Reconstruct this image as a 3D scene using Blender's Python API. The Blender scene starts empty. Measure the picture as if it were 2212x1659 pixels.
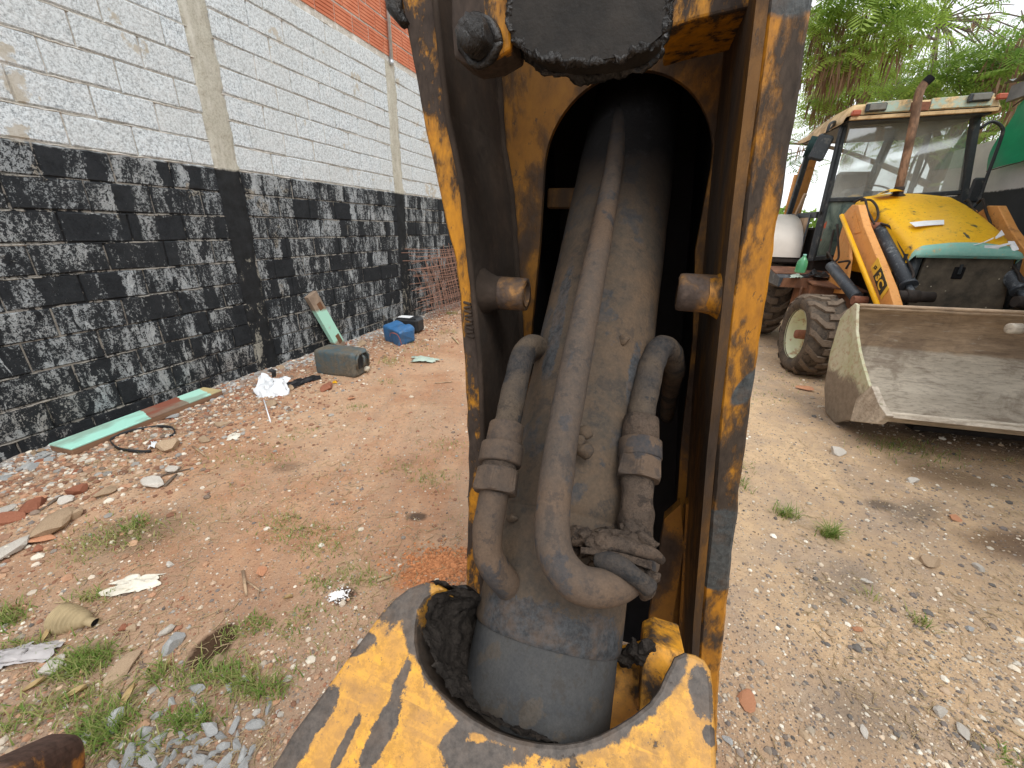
import bpy, math, random
from mathutils import Vector, Matrix, noise as mn
random.seed(7)
rad = math.radians
# ------------------------------------------------------------------ camera, world, sun, exposure
HC, PITCH, ROLL, LENS = 1.48, rad(21.09), rad(1.21), 14.32
F = LENS/36*2212
scn = bpy.context.scene
COL = scn.collection
cr, sr, cp, sp = math.cos(ROLL), math.sin(ROLL), math.cos(PITCH), math.sin(PITCH)
right = Vector((cr, sr*sp, sr*cp)); up = Vector((-sr, cr*sp, cr*cp)); fwd = Vector((0, cp, -sp))
cam = bpy.data.objects.new('camera', bpy.data.cameras.new('camera')); COL.objects.link(cam)
cam.matrix_world = Matrix(((right.x, up.x, -fwd.x, 0), (right.y, up.y, -fwd.y, 0), (right.z, up.z, -fwd.z, HC), (0, 0, 0, 1)))
cam.data.lens = LENS; cam.data.sensor_width = 36; cam.data.clip_start = 0.02; cam.data.clip_end = 600
scn.camera = cam
w = bpy.data.worlds.new("World"); scn.world = w; w.use_nodes = True
wn = w.node_tree; bg = wn.nodes['Background']
sky = wn.nodes.new('ShaderNodeTexSky'); sky.sky_type = 'NISHITA'; sky.sun_disc = False
sky.sun_elevation = rad(58); sky.sun_rotation = rad(200)
wm = wn.nodes.new('ShaderNodeMix'); wm.data_type = 'RGBA'; wm.inputs[0].default_value = 0.86
wnz = wn.nodes.new('ShaderNodeTexNoise'); wnz.inputs['Scale'].default_value = 2.2; wnz.inputs['Detail'].default_value = 4
wr = wn.nodes.new('ShaderNodeValToRGB'); wr.color_ramp.elements[0].position = .3; wr.color_ramp.elements[1].position = .7
wr.color_ramp.elements[0].color = (.88, .90, .93, 1); wr.color_ramp.elements[1].color = (1, 1, 1, 1)
wsc = wn.nodes.new('ShaderNodeVectorMath'); wsc.operation = 'SCALE'; wsc.inputs['Scale'].default_value = 11.5
wn.links.new(wnz.outputs['Fac'], wr.inputs[0]); wn.links.new(wr.outputs[0], wsc.inputs[0])
wn.links.new(sky.outputs[0], wm.inputs[6]); wn.links.new(wsc.outputs[0], wm.inputs[7])
wn.links.new(wm.outputs[2], bg.inputs[0]); bg.inputs[1].default_value = 0.1
sun = bpy.data.objects.new('sun', bpy.data.lights.new('sun', 'SUN')); COL.objects.link(sun)
sun.data.energy = 1.25; sun.data.angle = rad(25); sun.data.color = (1, .96, .9)
sun.rotation_euler = (rad(32), 0, rad(200-180)); sun.location = (0, 0, 20)
scn.view_settings.view_transform = 'Standard'; scn.view_settings.look = 'None'; scn.view_settings.exposure = 0.55
scn.view_settings.gamma = 1; scn.view_settings.use_curve_mapping = False

# ------------------------------------------------------------------ measuring helpers (where a seen point lies in the yard)
def ray(px, py):
    cx = px-1106; cy = 829.5-py
    x = cx*cr-cy*sr; y = cx*sr+cy*cr
    return Vector((x, F*cp+y*sp, y*cp-F*sp))
CAM = Vector((0, 0, HC))
def G(px, py, z=0.0):
    r = ray(px, py); return CAM+r*((z-HC)/r.z)
def RD(px, py, d):                                    # point at distance d
    return CAM+ray(px, py).normalized()*d
class Frame:
    def __init__(s, ox, oy, deg):
        a = rad(deg); s.a = a; s.v = Vector((math.cos(a), -math.sin(a), 0)); s.u = Vector((math.sin(a), math.cos(a), 0)); s.O = Vector((ox, oy, 0))
    def loc(s, p): d = p-s.O; return Vector((d.dot(s.v), d.dot(s.u), d.z))
    def w(s, x, y, z): return s.O+s.v*x+s.u*y+Vector((0, 0, z))
    def py(s, px, pY, y):
        r = ray(px, pY); t = (y-(CAM-s.O).dot(s.u))/r.dot(s.u); return s.loc(CAM+r*t)
    def px(s, px, pY, x):
        r = ray(px, pY); t = (x-(CAM-s.O).dot(s.v))/r.dot(s.v); return s.loc(CAM+r*t)
    def pz(s, px, pY, z): return s.loc(G(px, pY, z))
def c7(x, y): return (x/1.6587+2800)/1.73598, (y/1.6587+700)/1.73598
def c6(x, y): return (x/1.843+2800)/1.73598, (y/1.843)/1.73598
def cz(x, y): return (x/3.6867+2850)/1.73598, (y/3.6867+680)/1.73598
WD, WA = 3.795, rad(18.72)
WALL = Frame(-math.cos(WA)*WD, math.sin(WA)*WD, 18.72)             # y axis runs along the wall, x points to the yard
TR = Frame(4.181, 4.040, 14)
ARM = Frame(.135, .52, 17)

# ------------------------------------------------------------------ materials
class Mt:
    def __init__(s, name, rough=.8, metal=0.0, spec=.3):
        s.m = bpy.data.materials.new(name); s.m.use_nodes = True; s.t = s.m.node_tree
        s.b = s.t.nodes['Principled BSDF']; s.b.inputs['Roughness'].default_value = rough
        s.b.inputs['Metallic'].default_value = metal; s.b.inputs['Specular IOR Level'].default_value = spec
        s.h = None
    def n(s, k): return s.t.nodes.new(k)
    def l(s, a, b): s.t.links.new(a, b)
    def pos(s, sc=(1, 1, 1), off=(0, 0, 0), rot=(0, 0, 0)):
        g = s.n('ShaderNodeNewGeometry'); m = s.n('ShaderNodeMapping'); m.inputs['Scale'].default_value = sc
        m.inputs['Location'].default_value = off; m.inputs['Rotation'].default_value = rot; s.l(g.outputs['Position'], m.inputs[0]); return m.outputs[0]
    def obj(s, sc=(1, 1, 1), rot=(0, 0, 0)):
        g = s.n('ShaderNodeTexCoord'); m = s.n('ShaderNodeMapping'); m.inputs['Scale'].default_value = sc; m.inputs['Rotation'].default_value = rot
        s.l(g.outputs['Object'], m.inputs[0]); return m.outputs[0]
    def noise(s, sc, vec=None, det=5, ro=.6, dist=0):
        k = s.n('ShaderNodeTexNoise'); k.inputs['Scale'].default_value = sc; k.inputs['Detail'].default_value = det
        k.inputs['Roughness'].default_value = ro; k.inputs['Distortion'].default_value = dist
        s.l(vec if vec else s.pos(), k.inputs['Vector']); return k.outputs['Fac']
    def voro(s, sc, vec=None, feat='F1', out='Distance'):
        k = s.n('ShaderNodeTexVoronoi'); k.inputs['Scale'].default_value = sc; k.feature = feat
        s.l(vec if vec else s.pos(), k.inputs['Vector']); return k.outputs[out]
    def ramp(s, f, a, b, inv=False):
        k = s.n('ShaderNodeMapRange'); k.inputs[1].default_value = a; k.inputs[2].default_value = b
        k.inputs[3].default_value = 1 if inv else 0; k.inputs[4].default_value = 0 if inv else 1; s.l(f, k.inputs[0]); return k.outputs[0]
    def cr(s, f, els):
        k = s.n('ShaderNodeValToRGB'); r = k.color_ramp
        while len(r.elements) < len(els): r.elements.new(.5)
        for e, (p, c) in zip(r.elements, els): e.position = p; e.color = (*c, 1)
        s.l(f, k.inputs[0]); return k.outputs[0]
    def mix(s, f, a, b):
        k = s.n('ShaderNodeMix'); k.data_type = 'RGBA'
        for i, v in ((0, f), (6, a), (7, b)):
            if isinstance(v, (int, float)): k.inputs[i].default_value = v
            elif isinstance(v, tuple): k.inputs[i].default_value = (*v, 1)
            else: s.l(v, k.inputs[i])
        return k.outputs[2]
    def ma(s, op, a, b=0.0):
        k = s.n('ShaderNodeMath'); k.operation = op
        for i, v in ((0, a), (1, b)):
            if isinstance(v, (int, float)): k.inputs[i].default_value = v
            else: s.l(v, k.inputs[i])
        return k.outputs[0]
    def xyz(s, vec, i):
        k = s.n('ShaderNodeSeparateXYZ'); s.l(vec, k.inputs[0]); return k.outputs[i]
    def attr(s, nme, out='Fac'):
        k = s.n('ShaderNodeAttribute'); k.attribute_name = nme; return k.outputs[out]
    def rnd(s): return s.n('ShaderNodeObjectInfo').outputs['Random']
    def col(s, c):
        if isinstance(c, tuple): s.b.inputs['Base Color'].default_value = (*c, 1)
        else: s.l(c, s.b.inputs['Base Color'])
        return s
    def rough(s, f): s.l(f, s.b.inputs['Roughness']); return s
    def bump(s, h, st=.5, d=.01):
        k = s.n('ShaderNodeBump'); k.inputs['Strength'].default_value = st; k.inputs['Distance'].default_value = d
        s.l(h, k.inputs['Height'])
        if s.h: s.l(s.h, k.inputs['Normal'])
        s.h = k.outputs[0]; s.l(s.h, s.b.inputs['Normal']); return s

def plain(name, c, var=.25, sc=20, rough=.7, metal=0, bump=.2, bd=.003):
    m = Mt(name, rough, metal); f = m.noise(sc, m.obj())
    m.col(m.mix(m.ramp(f, .3, .7), tuple(x*(1-var) for x in c), tuple(min(1, x*(1+var)) for x in c)))
    if bump: m.bump(f, bump, bd)
    return m.m

def worn(name, paint, grime, sc=9, th=.5, soft=.03, vec_s=(1, 1, 1), paint2=None, rough=.55, world=False, rot=(0, 0, 0), dust=None, pock=6, scratch=False):
    m = Mt(name, rough, 0, .35)
    v = m.pos(vec_s, rot=rot) if world else m.obj(vec_s, rot)
    f = m.noise(sc, v, 8, .62, .4); f2 = m.noise(sc*4.5, v, 6, .7)
    f3 = m.noise(sc*9, v, 4, .6)
    mask = m.ramp(m.ma('ADD', m.ma('MULTIPLY', f, .72), m.ma('MULTIPLY', f2, .28)), th-soft, th+soft)
    p = m.mix(m.ramp(f2, .35, .7), paint, paint2 or tuple(x*.7 for x in paint))
    g = m.mix(m.ramp(f3, .3, .7), tuple(x*.55 for x in grime), tuple(min(1, x*1.35) for x in grime))
    q = m.ma('ADD', m.ma('MULTIPLY', f, .72), m.ma('MULTIPLY', f2, .28))
    p = m.mix(m.ma('MULTIPLY', m.ramp(q, th-.075, th), .72), p, tuple(.30*a+.55*b_ for a, b_ in zip(paint, grime)))
    p = m.mix(m.ma('MULTIPLY', m.ramp(m.noise(sc*pock, v, 5, .75), .61, .64), .75), p, grime)
    if scratch:
        for rz, sc3 in ((.7, (4, 90, 4)), (-.5, (3, 70, 3)), (1.4, (5, 110, 5))):
            p = m.mix(m.ma('MULTIPLY', m.ramp(m.noise(1, m.obj(sc3, (.2, .1, rz)), 3, .6), .635, .66), .6), p, tuple(min(1, q_*1.12) for q_ in paint))
        p = m.mix(m.ma('MULTIPLY', m.ramp(m.noise(110, v, 6, .8), .46, .56), .45), p, tuple(q_*.5 for q_ in (paint2 or paint)))
    c = m.mix(mask, p, g)
    if dust:
        c = m.mix(m.ma('MULTIPLY', m.ramp(m.noise(sc*2.2, v, 7, .7), .42, .66), .6), c, dust)
    m.col(c); m.rough(m.ma('ADD', m.ma('MULTIPLY', mask, .3), rough))
    m.bump(m.ma('ADD', m.ma('MULTIPLY', mask, .6), m.ma('MULTIPLY', f3, .4)), .5, .0025)
    return m.m

M = {}
YEL = (.60, .265, .014)
M['arm_flange'] = worn('worn_yellow_flange', YEL, (.05, .036, .028), 15, .488, .02, (1, 1, .42), (.42, .17, .012), .5)
M['arm_flange_right'] = worn('scuffed_yellow_flange', (.50, .215, .018), (.05, .036, .026), 15, .515, .035, (1, 1, .4), (.30, .125, .016), .45, rot=(0, .75, 0))
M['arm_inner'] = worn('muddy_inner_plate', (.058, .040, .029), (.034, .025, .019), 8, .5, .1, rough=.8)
M['arm_inner_right'] = worn('grimy_yellow_plate', (.17, .080, .017), (.045, .030, .02), 9, .49, .07, (1, 1, .35), rough=.6)
M['arm_back'] = worn('ochre_back_plate', (.30, .135, .020), (.06, .04, .028), 9, .53, .06, (1, 1, .6), (.20, .09, .018), .6)
M['arm_dark'] = plain('shaded_dark_interior', (.012, .012, .014), .3, 15, .7)  # near black: shade of the closed box painted into the plates
M['bracket_yellow'] = worn('scratched_yellow_casting', (.74, .37, .035), (.080, .066, .056), 9, .585, .006, (1, 1, 1), (.47, .235, .05), .5, dust=(.36, .195, .075), pock=22, scratch=True)
M['bracket_side'] = worn('scratched_yellow_rib', (.80, .37, .03), (.06, .045, .035), 11, .56, .03, (1, 1, 1), (.5, .22, .03), .5)
M['bracket_rust'] = worn('rusty_painted_steel', (.62, .26, .04), (.085, .05, .038), 9, .42, .03, rough=.6)

def paint_stains(mat, col0, stains, sc=26, amp=1.15):
    m = Mt.__new__(Mt); m.m = mat; m.t = mat.node_tree; m.b = m.t.nodes['Principled BSDF']; m.h = None
    src = m.b.inputs['Base Color'].links[0].from_socket; nz = m.noise(sc, m.pos(), 7, .65, .6); nz2 = m.noise(sc*7, m.pos(), 6, .75); g = m.mix(m.ramp(m.noise(sc*5, None, 7, .75), .38, .62), tuple(q*.6 for q in col0), tuple(q*1.35 for q in col0)); g = m.mix(m.ma('MULTIPLY', m.ramp(m.noise(sc*1.3, None, 6, .7), .45, .65), .45), g, (.13, .085, .055)); c = src
    for P0, ax, rx, ry, hard in stains:                   # centre, long axis, half sizes
        ax = Vector(ax).normalized(); o = Vector((0, 0, 0)); d = m.n('ShaderNodeVectorMath'); d.operation = 'SUBTRACT'; gg = m.n('ShaderNodeNewGeometry'); m.l(gg.outputs['Position'], d.inputs[0]); d.inputs[1].default_value = P0
        dt = m.n('ShaderNodeVectorMath'); dt.operation = 'DOT_PRODUCT'; m.l(d.outputs[0], dt.inputs[0]); dt.inputs[1].default_value = ax
        ln = m.n('ShaderNodeVectorMath'); ln.operation = 'LENGTH'; m.l(d.outputs[0], ln.inputs[0])
        a2 = m.ma('MULTIPLY', dt.outputs['Value'], dt.outputs['Value']); l2 = m.ma('MULTIPLY', ln.outputs['Value'], ln.outputs['Value']); b2 = m.ma('SUBTRACT', l2, a2)
        if rx < 0: e = m.ma('SUBTRACT', m.ma('DIVIDE', m.ma('ABSOLUTE', m.ma('SUBTRACT', ln.outputs['Value'], -rx)), ry), 0.0)
        else: e = m.ma('SQRT', m.ma('ADD', m.ma('DIVIDE', a2, rx*rx), m.ma('DIVIDE', b2, ry*ry)))
        e = m.ma('ADD', e, m.ma('ADD', m.ma('MULTIPLY', m.ma('SUBTRACT', nz, .5), amp*2), m.ma('MULTIPLY', m.ma('SUBTRACT', nz2, .5), amp*.9))); c = m.mix(m.ramp(e, 1-hard, 1+hard, True), c, g)
    m.l(c, m.b.inputs['Base Color'])
def dusty(name, a, b, c, sc=7, bd=.004, bs=.5, top=0):
    m = Mt(name, .85, 0, .2); v = m.obj()
    f = m.noise(sc, v, 8, .6, .5); f2 = m.noise(sc*14, v, 5, .7); f3 = m.noise(sc*2.3, v, 6, .6)
    x = m.mix(m.ramp(f, .42, .60), a, b); x = m.mix(m.ramp(f3, .57, .60), x, c)
    x = m.mix(m.ma('MULTIPLY', m.ramp(f2, .35, .7), .35), x, tuple(q*1.45 for q in b))
    if top: x = m.mix(m.ramp(m.ma('ADD', m.xyz(m.pos(), 2), m.ma('MULTIPLY', m.ma('SUBTRACT', f, .5), .12)), top-.06, top+.07), x, (.008, .008, .009))  # upper end fades to black: shade inside the boom put into the colour
    f4 = m.noise(sc*45, v, 3, .7); x = m.mix(m.ma('MULTIPLY', m.ramp(f4, .35, .7), .30), x, tuple(q*.45 for q in a)); x = m.mix(m.ma('MULTIPLY', m.ramp(m.noise(sc*5, v, 7, .75), .54, .60), .45), x, tuple(q*.6 for q in c))
    m.col(x); m.bump(f4, bs, bd*.3); m.bump(f2, bs, bd*.5); m.bump(f3, .5, bd); return m.m
M['dust_pipe'] = dusty('dusty_steel_pipe', (.066, .054, .046), (.112, .077, .053), (.044, .045, .049), 9, .002, .6)
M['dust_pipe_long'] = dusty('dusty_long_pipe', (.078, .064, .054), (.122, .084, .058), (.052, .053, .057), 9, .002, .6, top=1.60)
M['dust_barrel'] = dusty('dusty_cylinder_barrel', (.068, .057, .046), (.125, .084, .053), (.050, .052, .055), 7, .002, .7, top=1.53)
M['hose'] = dusty('cracked_rubber_hose', (.032, .033, .036), (.095, .072, .052), (.022, .025, .029), 11, .004, .8)
M['dirt'] = dusty('caked_dirt', (.090, .070, .056), (.150, .107, .078), (.05, .04, .034), 24, .006, 1)
M['grey_sleeve'] = dusty('grey_cylinder_end', (.048, .050, .053), (.066, .065, .063), (.080, .067, .054), 10, .002, .5)
m = Mt('black_grease', .32, 0, .5); f = m.noise(26, m.obj(), 8, .65, .6)
m.col(m.mix(m.ramp(f, .4, .7), (.006, .006, .006), (.03, .027, .025))); m.bump(f, .9, .012); M['grease'] = m.m
m = Mt('dark_grimy_rubber', .62, 0, .3); f = m.noise(40, m.obj(), 8, .65)
m.col(m.mix(m.ramp(f, .3, .7), (.012, .011, .010), (.03, .026, .022))); m.bump(f, .5, .004); M['block_face'] = m.m
m = Mt('caked_grey_grease', .8, 0, .2); f = m.noise(48, m.obj(), 9, .75, .6)
m.col(m.mix(m.ramp(f, .35, .7), (.022, .018, .015), (.085, .072, .062))); m.bump(f, 1, .012); M['grey_grease'] = m.m

M['grey_grease2'] = plain('dull_grey_grime', (.072, .060, .052), .35, 50, .8, 0, .6, .004)
# concrete blocks, lower ones brushed with black paint
def wallmat(name, kind):
    m = Mt(name, .95, 0, .1); P = m.pos(); z = m.xyz(P, 2); rn = m.rnd() if kind == 'block' else None
    Pr = m.pos((1, 1, 1), rot=(0, 0, rad(19.8)))
    fine = m.noise(52, P, 5, .78); fine2 = m.noise(140, P, 3, .7); med = m.noise(11, P, 6, .65); big = m.noise(1.7, P, 4, .6)
    base = {'block': ((.235, .265, .285), (.74, .81, .85)), 'mortar': ((.33, .31, .27), (.60, .57, .51)), 'pillar': ((.34, .325, .265), (.50, .485, .415))}[kind]
    f = m.ma('ADD', m.ma('MULTIPLY', fine, .62), m.ma('MULTIPLY', fine2, .38))
    c = m.mix(m.ramp(f, .40, .55), *base)
    if kind == 'block':
        c = m.mix(m.ma('MULTIPLY', rn, .30), c, (.52, .53, .50))
        sm = m.ma('MULTIPLY', m.ramp(m.noise(2.6, P, 5, .6), .62, .64), m.ramp(m.noise(14, P, 4, .6), .4, .5))
        c = m.mix(m.ma('MULTIPLY', sm, .85), c, (.45, .41, .33))
        c = m.mix(m.ma('MULTIPLY', m.ramp(med, .45, .75), .35), c, (.72, .73, .73))
    elif kind == 'pillar':
        c = m.mix(m.ramp(m.noise(6, m.pos((3, 3, .5)), 5, .6), .5, .75), c, (.58, .565, .50))
    else:
        c = m.mix(m.ramp(med, .5, .62), c, (.70, .68, .64))
    # brushed paint: only below two metres, thin on the pitted faces
    st = m.noise(6.5, m.pos((2.4, 2.4, .8)), 5, .6, .3); st2 = m.noise(15, m.pos((2.2, 2.2, .6)), 4, .6)
    cover = m.ma('ADD', m.ma('MULTIPLY', m.ma('SUBTRACT', st, .5), m.ma('ADD', 1.5, m.ma('MULTIPLY', z, -.45))), m.ma('ADD', m.ma('MULTIPLY', m.ma('SUBTRACT', st2, .5), .7), m.ma('MULTIPLY', m.ma('SUBTRACT', big, .5), .9)))
    k = 3.7
    wst = m.ma('MULTIPLY', m.ramp(m.noise(6, m.pos((2.2, 2.2, .8), (3, 7, 1)), 6, .68, .6), .585, .62), m.ma('ADD', .12, m.ma('MULTIPLY', m.ramp(z, .6, 1.9, True), .55)))
    bst = m.ma('MULTIPLY', m.ramp(m.noise(5.5, m.pos((2.2, 2.2, .75), (13, 2, 5)), 6, .66, .6), .57, .60), .55)
    uu = m.ma('ADD', m.ma('MULTIPLY', m.xyz(P, 0), .321), m.ma('MULTIPLY', m.xyz(P, 1), .947)); wob = m.noise(13, P, 5, .7)
    cb = m.n('ShaderNodeCombineXYZ'); m.l(m.ma('FLOOR', m.ma('ADD', m.ma('DIVIDE', uu, .115), m.ma('MULTIPLY', wob, 1.3))), cb.inputs[0]); m.l(m.ma('FLOOR', m.ma('ADD', m.ma('DIVIDE', m.ma('ADD', z, .086), .2), m.ma('MULTIPLY', m.ma('SUBTRACT', m.noise(9, m.pos((1, 1, 1), (4, 4, 4)), 4, .6), .5), .5))), cb.inputs[1])
    wh = m.n('ShaderNodeTexWhiteNoise'); wh.noise_dimensions = '2D'; m.l(cb.outputs[0], wh.inputs['Vector']); cell = m.ma('ADD', m.ma('MULTIPLY', m.ma('SUBTRACT', wh.outputs['Value'], .5), .34), m.ma('MULTIPLY', m.ramp(wh.outputs['Value'], .86, .89), .34))
    cover = m.ma('ADD', cover, m.ma('ADD', cell, m.ma('MULTIPLY', m.ma('SUBTRACT', bst, wst), .62)))
    if kind == 'block':
        u = m.attr('edge'); cover = m.ma('ADD', cover, m.ma('MULTIPLY', u, .13))
        cover = m.ma('ADD', cover, m.ma('MULTIPLY', m.ramp(rn, .93, .95), .38)); cover = m.ma('ADD', cover, .03)
    elif kind == 'mortar': cover = m.ma('ADD', cover, m.ma('ADD', m.ma('MULTIPLY', m.ma('SUBTRACT', med, .5), 2.4), -.16)); k = 2.2
    else: cover = m.ma('ADD', cover, m.ma('ADD', m.ma('MULTIPLY', m.ramp(z, 1.1, 1.5), .8), .16)); k = 1.6
    mask = m.ramp(m.ma('ADD', cover, m.ma('MULTIPLY', m.ma('SUBTRACT', f, .475), k)), -.09, .09)
    lim = m.ramp(m.ma('ADD', z, m.ma('MULTIPLY', med, .05)), 1.925, 1.945, True)
    mask = m.ma('MULTIPLY', m.ma('MULTIPLY', m.ma('ADD', m.ma('MULTIPLY', mask, .62), .36), lim), 1.0)
    c = m.mix(m.ma('MULTIPLY', m.ramp(z, .55, .05, False) if False else m.ramp(z, .0, .5, True), m.ramp(big, .4, .6)), c, (.44, .38, .32))
    c = m.mix(mask, c, m.mix(m.ramp(med, .3, .7), (.008, .0095, .012), (.021, .024, .028)))
    m.col(c); m.bump(f, .8, .008); m.bump(med, .6, .012); return m.m
M['block'] = wallmat('pitted_concrete_block', 'block'); M['mortar'] = wallmat('rough_mortar', 'mortar'); M['pillar'] = wallmat('cast_concrete_column', 'pillar')
m = Mt('red_clay_brick', .9); f = m.noise(7, m.pos(), 5, .6); r_ = m.rnd()
m.col(m.mix(m.ma('MULTIPLY', r_, .6), m.mix(m.ramp(f, .3, .7), (.52, .165, .085), (.66, .27, .16)), (.42, .12, .06))); m.bump(m.noise(60), .3, .004); M['clay'] = m.m
M['galv'] = plain('galvanised_steel', (.50, .54, .57), .2, 30, .4, .6, .1)
M['rust'] = plain('rusty_wire', (.33, .19, .14), .4, 40, .9)

# ground
def ground_mat():
    m = Mt('packed_red_dirt', .97, 0, .08); P = m.pos()
    x = m.xyz(P, 0); y = m.xyz(P, 1)
    n1 = m.noise(.9, P, 6, .6); n2 = m.noise(3.5, P, 7, .65); n3 = m.noise(16, P, 7, .7); n4 = m.noise(90, P, 4, .7)
    left = m.mix(m.ramp(n2, .35, .65), (.42, .215, .12), (.56, .345, .21))
    left = m.mix(m.ramp(n1, .45, .62), left, (.59, .40, .26))
    left = m.mix(m.ramp(m.noise(1.7, m.pos((1, 1, 1), (5, 3, 0)), 6, .6), .56, .66), left, (.56, .35, .22))
    rightc = m.mix(m.ramp(n2, .38, .62), (.61, .43, .26), (.48, .365, .26))
    rightc = m.mix(m.ramp(m.noise(1.3, m.pos((1, 1, 1), (9, 1, 0)), 6, .6), .5, .62), rightc, (.68, .49, .30))
    side = m.ramp(m.ma('ADD', x, m.ma('MULTIPLY', n2, .8)), .4, 1.6)
    c = m.mix(side, left, rightc)
    trk = m.noise(1, m.pos((3.2, .32, 1), rot=(0, 0, rad(17))), 4, .55)
    c = m.mix(m.ma('MULTIPLY', m.ramp(trk, .50, .58), .25), c, m.mix(n3, (.25, .185, .135), (.42, .32, .235)))
    # rubble strip by the wall (distance to the wall face)
    d = m.ma('ADD', m.ma('MULTIPLY', x, .947), m.ma('ADD', m.ma('MULTIPLY', y, -.321), 3.795))
    strip = m.ramp(m.ma('ADD', d, m.ma('MULTIPLY', n2, .9)), .75, 1.25, True)
    c = m.mix(m.ma('MULTIPLY', strip, .75), c, m.mix(m.ramp(n3, .35, .65), (.22, .125, .085), (.38, .25, .18)))
    grey = m.ramp(m.ma('ADD', d, m.ma('MULTIPLY', n3, .55)), .30, .50, True)
    c = m.mix(m.ma('MULTIPLY', grey, .8), c, m.mix(n4, (.26, .25, .24), (.50, .49, .46)))
    nearc = m.ramp(m.ma('ADD', y, m.ma('MULTIPLY', n2, .6)), 1.0, 1.9, True)
    c = m.mix(m.ma('MULTIPLY', nearc, m.ma('MULTIPLY', m.ramp(side, 0, 1, True), .7)), c, m.mix(n3, (.26, .195, .145), (.40, .305, .225)))
    # crumbs
    c = m.mix(m.ma('MULTIPLY', m.ramp(n3, .4, .7), .45), c, m.mix(n4, (.16, .10, .07), (.50, .36, .26)))
    vc = m.voro(70, P, 'F1', 'Distance'); vcol = m.voro(70, P, 'F1', 'Color')
    peb = m.ma('MULTIPLY', m.ramp(vc, .26, .34, True), m.ramp(m.xyz(vcol, 0), .62, .68))
    c = m.mix(peb, c, m.mix(m.xyz(vcol, 1), (.15, .12, .10), (.52, .43, .34)))
    # oil and damp stains, other tinted patches and a painted bucket shadow, each placed
    def blotch(px, py, rx, ry, ang, colr, k=1.0, soft=.35, z0=0):
        nonlocal c
        g = G(px, py)
        mp = m.n('ShaderNodeMapping'); mp.vector_type = 'TEXTURE'; mp.inputs['Location'].default_value = (g.x, g.y, 0)
        mp.inputs['Rotation'].default_value = (0, 0, ang); mp.inputs['Scale'].default_value = (rx, ry, 10); m.l(P, mp.inputs[0])
        ln = m.n('ShaderNodeVectorMath'); ln.operation = 'LENGTH'; m.l(mp.outputs[0], ln.inputs[0])
        e = m.ma('ADD', ln.outputs['Value'], m.ma('MULTIPLY', m.ma('SUBTRACT', n3, .5), .9))
        c = m.mix(m.ma('MULTIPLY', m.ramp(e, 1-soft, 1+soft*.3, True), k), c, colr)
    h0, h1 = G(415, 1445), G(508, 1350); blotch(462, 1398, (h1-h0).length*.58, .072, math.atan2((h1-h0).y, (h1-h0).x), (.060, .034, .020), .95, .22)  # wet earth, with the shade of its hollow painted in
    blotch(745, 1290, .055, .05, 0, (.05, .032, .022), .9, .3)
    blotch(955, 1225, .24, .085, .5, (.50, .21, .09), .9, .25)
    blotch(2200, 1180, .28, .16, 0, (.09, .05, .03), .7, .5)
    blotch(2050, 1030, .40, .20, -.3, (.10, .065, .04), .65, .6)
    blotch(2110, 940, 1.3, .32, -.25, (.085, .06, .045), .7, .6)  # cast shadow of the bucket painted onto the dirt
    blotch(1905, 1090, .10, .06, 0, (.07, .06, .055), .7, .5)
    blotch(1985, 1105, .25, .1, .4, (.13, .115, .10), .6, .6)
    blotch(1820, 1260, .30, .12, .5, (.15, .135, .12), .5, .7)
    blotch(1860, 1540, .22, .12, .4, (.15, .135, .12), .5, .7)
    blotch(1760, 745, .5, .6, 0, (.11, .08, .06), .7, .6)  # darker ground patch below the loader
    blotch(620, 1010, .1, .07, 0, (.10, .07, .05), .5, .5)
    blotch(900, 1115, .06, .04, 0, (.05, .04, .035), .8, .4)
    blotch(300, 1150, .35, .2, .3, (.20, .15, .10), .6, .6)
    m.col(c)
    m.bump(n4, .6, .006); m.bump(n3, .8, .03); m.bump(m.ramp(vc, .1, .4, True), .5, .004)
    return m.m
M['ground'] = ground_mat()
def vcmat(name, rough=.9, bump=.5, sc=60, var=.35):
    m = Mt(name, rough, 0, .2); f = m.noise(sc, m.obj(), 5, .7)
    k = m.n('ShaderNodeMix'); k.data_type = 'RGBA'; k.blend_type = 'MULTIPLY'; k.inputs[0].default_value = 1
    m.l(m.attr('tint', 'Color'), k.inputs[6]); m.l(m.mix(f, (1-var,)*3, (1+var,)*3), k.inputs[7]); m.col(k.outputs[2]); m.bump(f, bump, .004); return m.m
M['pebble'] = vcmat('mixed_stone')
def stone(name, a, b, sc=30): 
    m = Mt(name, .92, 0, .2); f = m.noise(sc, m.obj(), 7, .7, .4); r = m.rnd()
    c = m.mix(m.ramp(f, .35, .65), a, b); m.col(m.mix(m.ma('MULTIPLY', r, .45), c, tuple(q*.62 for q in a))); m.bump(f, .7, .006); return m.m
M['grey_stone'] = stone('blue_grey_crushed_stone', (.31, .325, .33), (.74, .745, .73), 42)
M['tan_stone'] = stone('tan_stone', (.36, .25, .16), (.58, .44, .30))
M['red_stone'] = stone('red_brick_rubble', (.28, .10, .06), (.44, .20, .12))
M['white_stone'] = stone('pale_stone', (.52, .47, .40), (.75, .72, .66))
M['slab_stone'] = stone('grey_mortar_flake', (.30, .31, .31), (.50, .51, .50))
M['orange_clay'] = stone('orange_clay_shard', (.55, .25, .13), (.68, .36, .22))

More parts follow.
